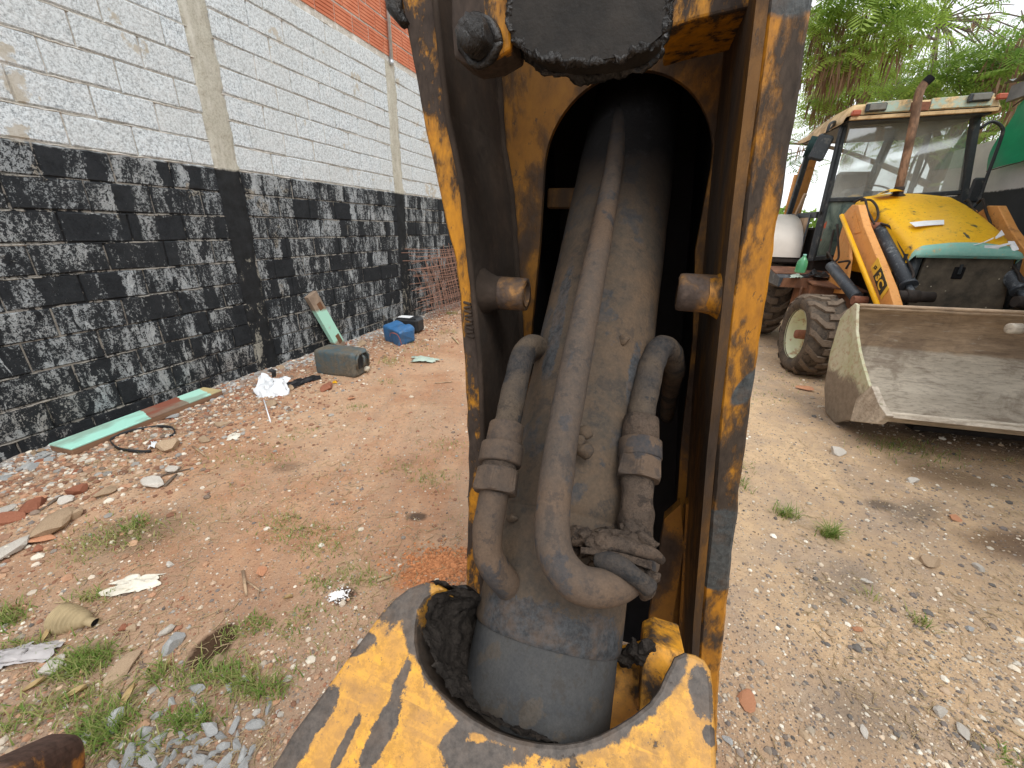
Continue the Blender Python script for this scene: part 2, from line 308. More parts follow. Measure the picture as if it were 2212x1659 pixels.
def leafmat(name, a, b, tr=.45):
    m = Mt(name, .55, 0, .3); at = m.attr('tint'); c = m.mix(at, a, b); m.col(c)
    t = m.n('ShaderNodeBsdfTranslucent'); m.l(c, t.inputs[0]); ms = m.n('ShaderNodeMixShader'); ms.inputs[0].default_value = tr
    o = m.t.nodes['Material Output']; m.l(m.b.outputs[0], ms.inputs[1]); m.l(t.outputs[0], ms.inputs[2]); m.l(ms.outputs[0], o.inputs[0]); return m.m
M['grass'] = leafmat('grass_blade', (.12, .23, .03), (.42, .40, .16), .35)
M['leaf'] = leafmat('acacia_leaflet', (.13, .25, .045), (.42, .56, .12), .55)
M['pod'] = leafmat('dry_seed_pod', (.16, .085, .055), (.36, .24, .16), .3)
M['bark'] = plain('grey_brown_bark', (.16, .125, .095), .35, 14, .95, 0, .8, .02)
M['boot'] = plain('beige_rubber', (.36, .28, .16), .25, 14, .8, 0, .3)
M['greybag'] = plain('translucent_grey_film', (.42, .40, .40), .15, 18, .35, 0, .2)
M['dryleaf'] = plain('dry_leaf', (.46, .34, .17), .25, 20, .8)
M['darkcloth'] = plain('dark_teal_cloth', (.02, .045, .045), .3, 20, .9)
M['straw'] = plain('dry_straw', (.44, .34, .20), .3, 10, .9)

# ------------------------------------------------------------------ mesh building
class MB:
    def __init__(s): s.v = []; s.f = []; s.mi = []; s.sm = []; s.att = {}; s.cur = 0
    def add(s, vs, fs, mi=0, sm=False):
        o = len(s.v); s.v += [tuple(p) for p in vs]; s.f += [tuple(i+o for i in f) for f in fs]; s.mi += [mi]*len(fs); s.sm += [sm]*len(fs); return o
    def box(s, c, d, R=None, mi=0, bev=0.0):
        c = Vector(c); x, y, z = d[0]/2, d[1]/2, d[2]/2; b = min(bev, x*.9, y*.9, z*.9)
        if b <= 0:
            P = [Vector((i*x, j*y, k*z)) for i in (-1, 1) for j in (-1, 1) for k in (-1, 1)]
            Fs = [(0, 1, 3, 2), (4, 6, 7, 5), (0, 4, 5, 1), (2, 3, 7, 6), (0, 2, 6, 4), (1, 5, 7, 3)]
        else:
            import itertools
            P = []; idx = {}
            for i in (-1, 1):
                for j in (-1, 1):
                    for k in (-1, 1):
                        for ax in range(3):
                            q = [i*(x-b), j*(y-b), k*(z-b)]; q[ax] = (i*x, j*y, k*z)[ax]; idx[(i, j, k, ax)] = len(P); P.append(Vector(q))
            Fs = []
            for ax in range(3):
                o1, o2 = [a for a in range(3) if a != ax]
                for sg in (-1, 1):
                    r = []
                    for (p, q) in ((-1, -1), (1, -1), (1, 1), (-1, 1)):
                        t = [0, 0, 0]; t[ax] = sg; t[o1] = p; t[o2] = q; r.append(idx[(*t, ax)])
                    if (sg == 1) == (ax == 1): r = r[::-1]
                    Fs.append(tuple(r))
            for a1, a2 in ((0, 1), (0, 2), (1, 2)):
                a3 = 3-a1-a2
                for p in (-1, 1):
                    for q in (-1, 1):
                        r = []
                        for (t3, ax) in ((-1, a1), (1, a1), (1, a2), (-1, a2)):
                            t = [0, 0, 0]; t[a1] = p; t[a2] = q; t[a3] = t3; r.append(idx[(*t, ax)])
                        Fs.append(tuple(r))
            for i in (-1, 1):
                for j in (-1, 1):
                    for k in (-1, 1): Fs.append(tuple(idx[(i, j, k, a)] for a in range(3)))
        if R: P = [R @ p for p in P]
        s.add([c+p for p in P], Fs, mi); return s
    def prism(s, poly, ext, mi=0, sm=False):            # poly: 3D points, ext: vector
        n = len(poly); ext = Vector(ext); P = [Vector(p) for p in poly]
        s.add(P+[p+ext for p in P], [tuple(range(n))[::-1], tuple(range(n, 2*n))]+[(i, (i+1) % n, (i+1) % n+n, i+n) for i in range(n)], mi, sm); return s
    def tube(s, path, r, seg=12, mi=0, cap=True, sm=True, flat=1.0, upv=None):
        P = [Vector(p) for p in path]; n = len(P)
        if not isinstance(r, (list, tuple)): r = [r]*n
        rings = []; ref = None
        for i in range(n):
            t = (P[min(i+1, n-1)]-P[max(i-1, 0)]).normalized()
            if t.length < .5: t = Vector((0, 0, 1))
            if ref is None:
                ref = Vector(upv) if upv else (Vector((0, 0, 1)) if abs(t.z) < .9 else Vector((1, 0, 0)))
            a = (ref-t*ref.dot(t)).normalized(); b = t.cross(a); ref = a
            rings.append([P[i]+(a*math.cos(k*2*math.pi/seg)*flat+b*math.sin(k*2*math.pi/seg))*r[i] for k in range(seg)])
        vs = [p for g in rings for p in g]
        fs = [(i*seg+k, i*seg+(k+1) % seg, (i+1)*seg+(k+1) % seg, (i+1)*seg+k) for i in range(n-1) for k in range(seg)]
        o = s.add(vs, fs, mi, sm)
        if cap:
            s.f += [tuple(o+k for k in range(seg))[::-1], tuple(o+(n-1)*seg+k for k in range(seg))]; s.mi += [mi]*2; s.sm += [False]*2
        return s
    def lathe(s, prof, org, ax, seg=24, mi=0, sm=True, upv=None):     # prof [(r, h)]
        org = Vector(org); ax = Vector(ax).normalized(); a = Vector(upv) if upv else (Vector((0, 0, 1)) if abs(ax.z) < .9 else Vector((1, 0, 0)))
        a = (a-ax*a.dot(ax)).normalized(); b = ax.cross(a); n = len(prof)
        vs = [org+ax*h+(a*math.cos(k*2*math.pi/seg)+b*math.sin(k*2*math.pi/seg))*max(r, 1e-4) for r, h in prof for k in range(seg)]
        s.add(vs, [(i*seg+k, i*seg+(k+1) % seg, (i+1)*seg+(k+1) % seg, (i+1)*seg+k) for i in range(n-1) for k in range(seg)], mi, sm); return s
    def grid(s, rows, mi=0, sm=True, closed=False):
        n = len(rows); k = len(rows[0]); vs = [p for r in rows for p in r]
        s.add(vs, [(i*k+j, i*k+(j+1) % k, (i+1)*k+(j+1) % k, (i+1)*k+j) for i in range(n-1) for j in range(k if closed else k-1)], mi, sm); return s
    def jitter(s, amp, sc, seed=0, o=0):
        for i in range(o, len(s.v)):
            p = Vector(s.v[i]); q = p*sc+Vector((seed, seed*.7, 0))
            s.v[i] = tuple(p+mn.noise_vector(q)*amp)
        return s
    def mesh(s, name, mats):
        me = bpy.data.meshes.new(name); me.from_pydata(s.v, [], s.f)
        for m in (mats if isinstance(mats, (list, tuple)) else [mats]): me.materials.append(m)
        me.polygons.foreach_set('material_index', s.mi); me.polygons.foreach_set('use_smooth', s.sm)
        for k, a in s.att.items():
            if isinstance(a[0], float):
                t = me.attributes.new(k, 'FLOAT', 'POINT'); t.data.foreach_set('value', a)
            else:
                t = me.attributes.new(k, 'FLOAT_COLOR', 'POINT'); t.data.foreach_set('color', [q for c in a for q in (*c, 1)])
        me.update(); return me
    def build(s, name, mats, parent=None, recalc=True, loc=None, rotz=None, sub=0, bevel=0):
        me = s.mesh(name, mats)
        if recalc:
            import bmesh
            b = bmesh.new(); b.from_mesh(me); bmesh.ops.recalc_face_normals(b, faces=b.faces); b.to_mesh(me); b.free()
        o = bpy.data.objects.new(name, me); COL.objects.link(o)
        if parent: o.parent = parent
        if loc is not None: o.location = loc
        if rotz is not None: o.rotation_euler.z = rotz
        if bevel:
            k = o.modifiers.new('bevel', 'BEVEL'); k.width = bevel; k.segments = 2; k.limit_method = 'ANGLE'; k.angle_limit = rad(40)
        if sub: k = o.modifiers.new('sub', 'SUBSURF'); k.levels = sub; k.render_levels = sub
        return o
def link(name, me, parent=None, loc=(0, 0, 0), rot=(0, 0, 0), sc=(1, 1, 1)):
    o = bpy.data.objects.new(name, me); COL.objects.link(o); o.parent = parent; o.location = loc; o.rotation_euler = rot; o.scale = sc; return o
def tag(o, label=None, cat=None, group=None, kind=None):
    if label: o['label'] = label
    if cat: o['category'] = cat
    if group: o['group'] = group
    if kind: o['kind'] = kind
    return o
def empty(name, loc, rotz=0, label=None, cat=None, group=None):
    o = bpy.data.objects.new(name, None); COL.objects.link(o); o.location = loc; o.rotation_euler = (0, 0, rotz); o.empty_display_size = .1
    return tag(o, label, cat, group)
def curve_pts(P, n=8):                                 # Catmull-Rom
    P = [Vector(p) for p in P]; Q = [P[0]*2-P[1]]+P+[P[-1]*2-P[-2]]; out = []
    for i in range(1, len(Q)-2):
        for k in range(n):
            t = k/n; a, b, c, d = Q[i-1:i+3]
            out.append(.5*((2*b)+(c-a)*t+(2*a-5*b+4*c-d)*t*t+(3*b-a-3*c+d)*t**3))
    return out+[P[-1]]

# ------------------------------------------------------------------ ground
def wd(x, y): return .947*x-.321*y+3.795              # distance to the wall face
def gh(x, y):
    d = wd(x, y)
    h = .010*mn.noise((x*1.3, y*1.3, 1))+.007*mn.noise((x*4, y*4, 2))+.0035*mn.noise((x*13, y*13, 5))
    if d < 1.4: k = min(1, max(0, (1.4-d)/1.0)); h += k*(.018+.012*mn.noise((x*7, y*7, 3)))
    return h
def ground():
    xs = []; x = -9.0
    while x < 10: 
        xs.append(x); x += .032 if -4.6 < x < 3.6 else .09
    ys = []; y = -3.0
    while y < 16:
        ys.append(y); y += .032 if .1 < y < 5.0 else (.07 if 5 <= y < 7 else .16)
    b = MB(); b.grid([[(x, y, gh(x, y)) for x in xs] for y in ys])
    X0, X1, Y0, Y1 = xs[0], xs[-1], ys[0], ys[-1]
    b.build('ground', M['ground'], recalc=False).select_set(False)
    o = bpy.data.objects['ground']; tag(o, kind='structure')
    L = 300; b = MB()
    for (a, c, d, e) in ((-L, X0+.05, -L, L), (X1-.05, L, -L, L), (X0+.05, X1-.05, -L, Y0+.05), (X0+.05, X1-.05, Y1-.05, L)):
        b.add([(a, d, -.03), (c, d, -.03), (c, e, -.03), (a, e, -.03)], [(0, 1, 2, 3)])
    tag(b.build('far_ground', M['ground'], recalc=False), kind='structure')
ground()

# ------------------------------------------------------------------ the long block wall
ZW = -.086
wall = empty('block_wall', WALL.O+Vector((0, 0, ZW)), -WALL.a, 'long concrete block wall on the left, bare grey above and brushed with black paint below', 'wall')
BH, BL = .2, .4; ROWS = 18; S0, S1 = -2.4, 20.0
PIL = [(.24, .48), (2.94, 3.17), (5.65, 5.87), (8.35, 8.57), (11.05, 11.27), (13.75, 13.97), (16.45, 16.67)]
def block_mesh(i, L, nm='concrete_block'):             # local: y along wall, x outward, z up
    rr = random.Random(i); b = MB(); j = lambda a=.004: rr.uniform(-a, a)
    l2, h2, e = L/2-.005, BH/2-.005, .006
    O = [(-l2, -h2), (l2, -h2), (l2, h2), (-l2, h2)]
    out = [(0, p+j(), q+j()) for p, q in O]; bk = [(-.13, p, q) for p, q in O]
    sh = .005
    mid = [(-.004, a[1], a[2]) for a in out]; fr = [(sh+j(.0015), a[1]-math.copysign(e+abs(j(.004)), a[1]), a[2]-math.copysign(e+abs(j(.003)), a[2])) for a in out]
    vs = bk+mid+fr; fs = [(8, 9, 10, 11)]
    # a centre strip so that brushed ends can differ from the middle
    for k in range(4): fs += [(k, (k+1) % 4, (k+1) % 4+4, k+4), (k+4, (k+1) % 4+4, (k+1) % 4+8, k+8)]
    m1 = len(vs)
    for t in (.16, .84):
        for (a, c) in ((8, 9), (11, 10)):
            vs.append(tuple(vs[a][q]*(1-t)+vs[c][q]*t for q in range(3)))
    fs[0] = (8, m1, m1+1, 11); fs += [(m1, m1+2, m1+3, m1+1), (m1+2, 9, 10, m1+3)]
    b.add(vs, fs); b.att['edge'] = [1.0]*12+[.0]*4
    return b.mesh(nm, M['block']), b
BM = [block_mesh(i, BL) for i in range(7)]
cells = []
for r in range(ROWS):
    s = S0+(r % 2)*BL/2+.07
    zc = r*BH+BH/2+.005
    segs = []; prev = S0
    for a, c in PIL: segs.append((prev, a)); prev = c
    segs.append((prev, S1))
    for (a, c) in segs:
        t = a; first = (r % 2)*.5
        x = (1.76 if r % 2 else 1.96)-BL*40
        while x+BL < a: x += BL
        while x < c:
            lo, hi = max(x, a), min(x+BL, c)
            if hi-lo > .06: cells.append(((lo+hi)/2, zc, hi-lo))
            x += BL
cells.sort(key=lambda q: (q[0]-3.2)**2*(1 if q[0] > 3.2 else 2.2)+ (0 if q[0] > .4 else 30))
pool = MB(); pool.att['edge'] = []; nb = 0
for (s, z, L) in cells:
    i = random.randrange(7); dx = random.uniform(-.003, .003)
    if nb < 300:
        o = link('concrete_block', BM[i][0], wall, (dx, s, z), (0, 0, random.uniform(-.006, .006)), (1, L/BL, 1)); nb += 1
    else:
        b = BM[i][1]; pool.add([(v[0]+dx, v[1]*L/BL+s, v[2]+z) for v in b.v], b.f); pool.att['edge'] += b.att['edge']
tag(pool.build('distant_blocks', M['block'], wall, recalc=False), kind='stuff')
b = MB(); rows = []
n = int((S1-S0)/.05)
for k in range(int(ROWS*BH/.05)+1):
    z = k*.05; rows.append([(-.007+.003*mn.noise((S0+i*.05, z*9, 4)), S0+i*.05, z) for i in range(n+1)])
b.grid(rows); b.box((-.12, (S0+S1)/2, ROWS*BH/2), (.16, S1-S0, ROWS*BH-.01)); b.build('mortar', M['mortar'], wall)
b = MB()                                                # uneven squeezed-out mortar along the courses
for r in range(1, ROWS+1):
    s = S0; z = r*BH
    while s < 13:
        L = random.uniform(.15, .7)
        if random.random() < (.62 if r != 10 else 1):
            nn = max(3, int(L/.035)); P = []; R = []
            for q in range(nn+1):
                P.append((.001, s+L*q/nn, z+random.uniform(-.004, .004))); R.append(random.uniform(.003, .0075)*(1 if r != 10 else 1.25)*(math.sin(math.pi*(q+.3)/(nn+.6))**.4))
            b.tube(P, R, 5, cap=False)
        s += L+random.uniform(.02, .25)
tag(b.build('squeezed_mortar', M['mortar'], wall, recalc=False), kind='stuff')
for (a, c) in PIL:                                      # ragged cast columns, mortar smeared over the block ends
    b = MB(); nz = 110; rows = []
    for k in range(nz+1):
        z = k*ROWS*BH/nz; row = []
        e1 = .035*mn.noise((a*3, z*6, 1))+.034*mn.noise((a, z*19, 2)); e2 = .035*mn.noise((c*3, z*6, 7))+.034*mn.noise((c, z*19, 9))
        y0, y1 = a-.018+e1, c+.018+e2
        for q in range(9):
            t = q/8; x = .008+.010*mn.noise((t*3, z*7, a))+(.006 if 1 < q < 7 else 0)
            row.append((-.01 if q in (0, 8) else x, y0+(y1-y0)*t, z))
        rows.append(row)
    b.grid(rows); b.build('concrete_column', M['pillar'], wall, recalc=False)
# brick storey above
bw = empty('clay_brick_wall', WALL.w(0, 0, ROWS*BH+ZW+.065), -WALL.a, 'orange hollow clay brick wall standing on top of the grey block wall', 'wall')
def clay_mesh():
    b = MB(); L, h = .285/2, .185/2; prof = []
    ng = 5
    for k in range(ng):
        z0 = -h+2*h*k/ng; z1 = -h+2*h*(k+1)/ng; prof += [(.004, z0+.003), (.004, z1-.006), (-.003, z1-.004), (-.003, z1)]
    prof = [(-.09, -h)]+prof+[(-.09, h)]
    n = len(prof); b.add([(x, y, z) for y in (-L, L) for x, z in prof], [(i, i+1, i+1+n, i+n) for i in range(n-1)]+[tuple(range(n)), tuple(range(n, 2*n))[::-1]])
    return b.mesh('clay_brick', M['clay'])
cm = clay_mesh()
for r in range(9):
    for k in range(30):
        s = 2.2+k*.3+(r % 2)*.15
        link('clay_brick', cm, bw, (random.uniform(-.003, .003), s, .0975+r*.2), (random.uniform(-.01, .01), 0, 0))
b = MB(); b.box((-.05, 8.5, .86), (.09, 22, 1.9)); b.build('mortar', M['mortar'], bw)
pp = empty('conduit_pipe', WALL.w(.035, 5.76, 3.50), 0, 'galvanised conduit pipe fixed upright to the clay brick wall', 'pipe')
b = MB(); b.tube([(0, 0, 0), (0, 0, 2.2)], .022, 12); b.build('tube', M['galv'], pp)
b = MB(); b.tube([(.0, .055, .02), (.0, .055, 2.2)], .012, 8); b.build('thin_tube', M['galv'], pp)
b = MB(); b.tube([(0, 0, -.015), (0, 0, .04)], .028, 12); b.build('end_cap', M['galv'], pp)

# ------------------------------------------------------------------ right hand wall with its roof and cloth
RW = Frame(math.cos(WA)*3.72, -math.sin(WA)*3.72, 18.72)
m = Mt('painted_plaster', .85); P = m.pos(); z = m.xyz(P, 2); f = m.noise(5, P, 6, .6)
c = m.mix(m.ramp(f, .3, .7), (.62, .62, .62), (.75, .75, .74))
lim = m.ramp(m.ma('ADD', z, m.ma('MULTIPLY', m.noise(22, P, 5, .7), .05)), 2.015, 2.03, True)
m.col(m.mix(lim, c, m.mix(f, (.02, .025, .028), (.05, .055, .06)))); m.bump(f, .3, .01); M['plaster'] = m.m
yw = empty('yard_wall', RW.w(0, 0, 0), -RW.a, 'plastered wall on the right, white above and black below, behind the backhoe', 'wall')
b = MB(); b.box((.1, 2.6, 1.3), (.2, 11.2, 2.6)); b.build('plaster', M['plaster'], yw)
M['roof_sheet'] = plain('weathered_fibre_cement', (.16, .17, .17), .3, 6, .9)
M['beam'] = plain('dark_timber', (.12, .08, .06), .3, 20, .9)
M['green_cloth'] = plain('green_tarpaulin', (.0, .27, .12), .2, 2.5, .5, 0, .3, .03)
shed = empty('shed_roof', RW.w(0, 0, 2.5), -RW.a, 'grey corrugated shed roof with timber eave above the white wall', 'roof')
b = MB(); rows = []
for i in range(94):
    y = i*.0625; rows.append([(x, y, .32+.12*(x+.9)+.016*math.cos(y*2*math.pi/.18)) for x in (-.9, 0, 1.6)])
b.grid(rows, sm=False); b.build('corrugated_sheet', M['roof_sheet'], shed, recalc=False)
b = MB(); b.box((-.84, 2.9, .22), (.05, 5.7, .13)); b.build('eave_beam', M['roof_sheet'], shed)
for k in range(4):
    b = MB(); b.box((.1, .1+k*1.88, .22), (.1, .1, .5)); b.build('post', M['beam'], shed)
tp = empty('green_tarpaulin', (0, 0, 0), 0, 'bright green tarpaulin stretched above the black and white wall on the right', 'tarpaulin')
RP = lambda px, py, x=-.12: RW.w(*RW.px(px, py, x))
q = [RP(2126, 378), RP(2232, 212), RP(2330, 150), RP(2330, 330), RP(2212, 364)]
cen = sum(q, Vector())/5; b = MB(); rows = []
A_, B_, C_, D_ = RP(2131, 370), RP(2188, 230), RP(2420, 60), RP(2420, 290)
for i in range(13):
    t = i/12; lo = A_.lerp(D_, t); hi = A_.lerp(B_, min(1, 1)).lerp(C_, t) if t > 0 else B_.copy()
    rows.append([lo.lerp(hi, s/10)+Vector((-.941, .339, 0))*(.04*math.sin(t*9+s*.5)) for s in range(11)])
b.grid(rows); b.build('cloth', M['green_cloth'], tp, recalc=False)
b = MB(); b.tube([B_, C_], .008, 6); b.tube([A_, D_], .006, 6); b.build('rope', M['beam'], tp)

# ------------------------------------------------------------------ the machine arm in the foreground
def OPT(px, py, d): return CAM+ray(px, py)*(d*1.06/F)
arm = empty('digger_arm', ARM.O, -ARM.a, 'upright worn yellow steel digger arm in the foreground holding a dusty hydraulic cylinder', 'digger arm')
def AL(p): return ARM.loc(Vector(p))
def interp(tab, z):
    for (x0, z0), (x1, z1) in zip(tab, tab[1:]):
        if z1 <= z <= z0: return x0+(x1-x0)*(z0-z)/(z0-z1)
    return tab[0][0] if z > tab[0][1] else tab[-1][0]
LO = [(-.335, 2.1), (-.287, 1.724), (-.265, 1.6), (-.243, 1.5), (-.226, 1.43), (-.218, 1.30), (-.2155, 1.2), (-.214, 1.114), (-.219, .97), (-.226, .834), (-.24, .5), (-.25, .02)]
LI = [(-.264, 2.1), (-.243, 1.72), (-.232, 1.607), (-.215, 1.529), (-.205, 1.428), (-.192, 1.297), (-.189, 1.182), (-.190, 1.0), (-.193, .85), (-.2, .5), (-.21, .02)]
RO = [(.115, 2.1), (.141, 1.68), (.154, 1.507), (.165, 1.363), (.188, 1.122), (.231, .756), (.263, .569), (.34, .02)]
RI = [(.072, 2.1), (.103, 1.684), (.114, 1.566), (.121, 1.486), (.127, 1.396), (.139, 1.27), (.155, 1.141), (.172, .976), (.205, .7), (.235, .5), (.30, .02)]
DEP = .66
def side(tabo, tabi, sgn, mats, label=None):
    b = MB(); nz = 140; fr = []; inn = []; bk = []; out = []
    for k in range(nz+1):
        z = 2.1-(2.1-.02)*k/nz; xo = interp(tabo, z); xi = interp(tabi, z)
        c = .0022*mn.noise((z*30, sgn, 0))+.003*max(0, mn.noise((z*14, sgn*3, 4)))
        xo += c*sgn; xi -= .4*c*sgn
        e = .0035*sgn
        row = [(xo, DEP, z), (xo, .05, z), (xo, .004, z), (xo-e, 0, z), ((xo+xi)/2, -.0006*mn.noise((z*20, 3, sgn)), z), (xi+e, 0, z), (xi, .004, z), (xi, .05, z), (xi, .12, z), (xi, .21, z), (xi, DEP, z)]
        fr.append([ARM_v for ARM_v in row])
    n = len(fr[0])
    vs = [p for r in fr for p in r]; fs = []; mi = []
    for i in range(nz):
        for j in range(n-1):
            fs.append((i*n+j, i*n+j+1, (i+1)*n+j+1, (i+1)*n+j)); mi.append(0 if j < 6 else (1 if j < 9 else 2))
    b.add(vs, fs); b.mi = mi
    o = b.build('side_plate', mats, arm)
    if label: o['label'] = label
side(LO, LI, -1, [M['arm_flange'], M['arm_inner'], M['arm_dark']], 'left side plate with narrow chipped yellow front edge')
side(RO, RI, 1, [M['arm_flange_right'], M['arm_inner_right'], M['arm_dark']], 'right side plate with broad scuffed yellow front edge')
# weld ridges running down the inner corners
for tab, y in ((LI, .001), (LI, .213), (RI, .213)):
    b = MB(); P = []; s = -1 if tab is LI else 1
    for k in range(90):
        z = 2.05-k*.0185; P.append((interp(tab, z)-s*.002+.0006*mn.noise((z*60, y, 0)), y-.004, z+.0))
    b.tube(P, [(.0042 if y < .1 else .0065)*(1+.25*mn.noise((k*.7, 1, s))) for k in range(90)], 8); b.build('weld_bead', M['arm_inner'] if tab is LI else M['arm_inner_right'], arm)
# perforated inner plate with its round-headed slot
def mid(a, c, z): return (interp(a, z)+interp(c, z))/2
YB = .22
zs = [2.1, 1.9, 1.7, 1.55, 1.4, 1.2, 1.0, .8, .6, .4, .02]
outl = [(mid(LO, LI, z), YB, z) for z in zs]; outr = [(mid(RO, RI, z), YB, z) for z in zs]
arc = [(-.029-.131*math.cos(t), YB, 1.572+.131*math.sin(t)) for t in [math.pi*k/28 for k in range(29)]]
slotL = [(-.162, YB, 1.45), (-.171, YB, 1.30), (-.174, YB, 1.1), (-.176, YB, .8), (-.178, YB, .02)]
slotR = [(.100, YB, 1.45), (.121, YB, 1.30), (.134, YB, 1.1), (.165, YB, .8), (.25, YB, .02)]
poly = outl+slotL[::-1]+arc+slotR+outr[::-1]
b = MB(); b.prism(poly, (0, .014, 0)); b.build('slotted_plate', [M['arm_back']], arm)
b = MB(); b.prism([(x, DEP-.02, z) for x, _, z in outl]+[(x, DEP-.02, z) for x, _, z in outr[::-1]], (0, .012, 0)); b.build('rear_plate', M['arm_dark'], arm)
b = MB(); b.box((-.08, .3, 2.1), (.5, .7, .012)); b.build('shade_cap', M['arm_inner'], arm)  # added unseen cap that keeps daylight out of the arm
# welded strip down the right corner and lower dirty strips
b = MB(); b.prism([(interp(RI, z)-.012, .0, z) for z in (2.05, 1.5, 1.2, .9, .6, .3)]+[(interp(RI, z)-.001, .0, z) for z in (.3, .6, .9, 1.2, 1.5, 2.05)], (0, .21, 0)); b.build('corner_strip', M['arm_inner_right'], arm)
p = ARM.py(1222, 428, .3)
b = MB(); b.box((p.x-.01, .32, p.z), (.055, .03, .036), bev=.003); b.build('lug', M['arm_inner_right'], arm)
for l_ in ([(1436, 1120), (1470, 1090), (1478, 1180), (1440, 1420), (1400, 1540), (1366, 1540), (1395, 1380)], [(1482, 1090), (1500, 1080), (1498, 1250), (1486, 1440), (1462, 1440)]):
    b = MB(); b.prism([ARM.py(x, y_, .16) for x, y_ in l_], (0, .02, 0)); b.build('inner_rib', M['arm_back'], arm)
# stub tubes
def stub(px, py, y, x0, x1, r, lab):
    p = ARM.py(px, py, y); b = MB()
    b.lathe([(r*.74, x1-.002), (r*.96, x1), (r, x1-math.copysign(.004, x1-x0)), (r, x0)], (0, y, p.z), (1, 0, 0), 28)
    b.lathe([(.001, x1-math.copysign(.006, x1-x0)), (r*.74, x1-math.copysign(.004, x1-x0)), (r*.74, x1)], (0, y, p.z), (1, 0, 0), 28)
    b.jitter(.0012, 60)
    o = b.build('stub_tube', M['stub'], arm); o['label'] = lab
    b = MB(); s = math.copysign(1, x1-x0)
    b.lathe([(r*1.02, x0+s*.028), (r*1.05, x0+s*.02), (r*1.35, x0+s*.006), (r*1.5, x0)], (0, y, p.z), (1, 0, 0), 28); b.jitter(.003, 50)
    b.build('weld_collar', M['arm_inner'] if s > 0 else M['arm_flange_right'], o)
M['stub'] = worn('stained_tube', (.34, .17, .05), (.07, .05, .04), 16, .48, .06, rough=.55)
zl = ARM.py(1100, 633, .05).z
stub(1100, 634, .045, interp(LI, zl)-.002, interp(LI, zl)+.066, .0235, 'short stub tube on the left side plate')
stub(1520, 634, .035, interp(RI, zl)+.002, interp(RI, zl)-.058, .0235, 'short stub tube on the right side plate')
# cylinder
C1, C2 = OPT(1157, 1500, .410), OPT(1337, 448, .645); D = C2-C1
def cyl(t): return C1+D*t
b = MB(); ax = AL(cyl(1))-AL(cyl(0)); L = ax.length
prof = []
def seg(t): return t*L
for t, r in ((.082, .0790), (.088, .0812), (.094, .0815), (.20, .0815), (.262, .0812), (.264, .079), (.267, .0808), (.5, .0800), (.8, .0800), (1.2, .0800), (1.6, .0800), (1.62, .05), (1.62, .001)): prof.append((r, seg(t)))
fine_p = []
for (r0, h0), (r1, h1) in zip(prof, prof[1:]):
    n = max(1, int(abs(h1-h0)/.012))
    fine_p += [(r0+(r1-r0)*k/n, h0+(h1-h0)*k/n) for k in range(n)]
b.lathe(fine_p+[prof[-1]], AL(C1), ax, 72)
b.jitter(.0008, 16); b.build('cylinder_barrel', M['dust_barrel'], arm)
paint_stains(M['dust_barrel'], (.052, .054, .057), [(cyl(.085)+Vector((0, -.05, .05)), D.cross(Vector((0, -1, .9))), .15, .034, .05), (cyl(.5)+Vector((.05, -.05, .05)), D, .06, .012, .08), (cyl(.62)+Vector((-.06, -.04, .03)), D, .10, .012, .08)], sc=30, amp=.75)
b = MB(); prof = [(.001, seg(-.5)), (.0785, seg(-.5)), (.0785, seg(-.1)), (.0785, seg(.03)), (.0785, seg(.078)), (.077, seg(.084))]
b.lathe(prof, AL(C1), ax, 72); b.jitter(.0008, 25); b.build('cylinder_end', M['grey_sleeve'], arm)
def P3(l): return [AL(OPT(*q)) for q in l]
def pipe(name, pts, r, mat, n=8, jit=.0006, lab=None, parent=None, seg=22, js=45):
    P = curve_pts(P3(pts), n)
    if isinstance(r, list):
        k = len(P)-1; m_ = len(r)-1; r = [r[min(int(i/k*m_), m_-1)]*(1-(i/k*m_-min(int(i/k*m_), m_-1)))+r[min(int(i/k*m_), m_-1)+1]*(i/k*m_-min(int(i/k*m_), m_-1)) for i in range(k+1)]
    b = MB(); b.tube(P, r, seg); b.jitter(jit, js); o = b.build(name, mat, parent or arm)
    if lab: o['label'] = lab
    return o
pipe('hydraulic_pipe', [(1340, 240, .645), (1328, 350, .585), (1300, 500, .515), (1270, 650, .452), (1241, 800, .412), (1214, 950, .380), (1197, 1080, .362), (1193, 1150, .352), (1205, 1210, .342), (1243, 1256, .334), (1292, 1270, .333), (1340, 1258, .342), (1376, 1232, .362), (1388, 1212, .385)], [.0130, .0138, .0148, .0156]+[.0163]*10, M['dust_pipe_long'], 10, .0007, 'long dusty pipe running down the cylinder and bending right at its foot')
ho = pipe('rubber_hose', [(1182, 800, .56), (1166, 757, .525), (1146, 748, .50), (1128, 772, .482), (1113, 835, .458), (1101, 890, .442), (1094, 925, .43), (1091, 945, .426)], .0153, M['hose'], 10, .0012, 'cracked hose on the left of the cylinder', js=70)
hr = pipe('rubber_hose', [(1440, 900, .95), (1450, 830, .68), (1456, 795, .57), (1448, 760, .525), (1428, 750, .50), (1409, 785, .48), (1397, 835, .462), (1388, 880, .45), (1384, 915, .44), (1383, 930, .436)], .0155, M['hose'], 10, .001, 'smooth hose on the right of the cylinder', js=70)
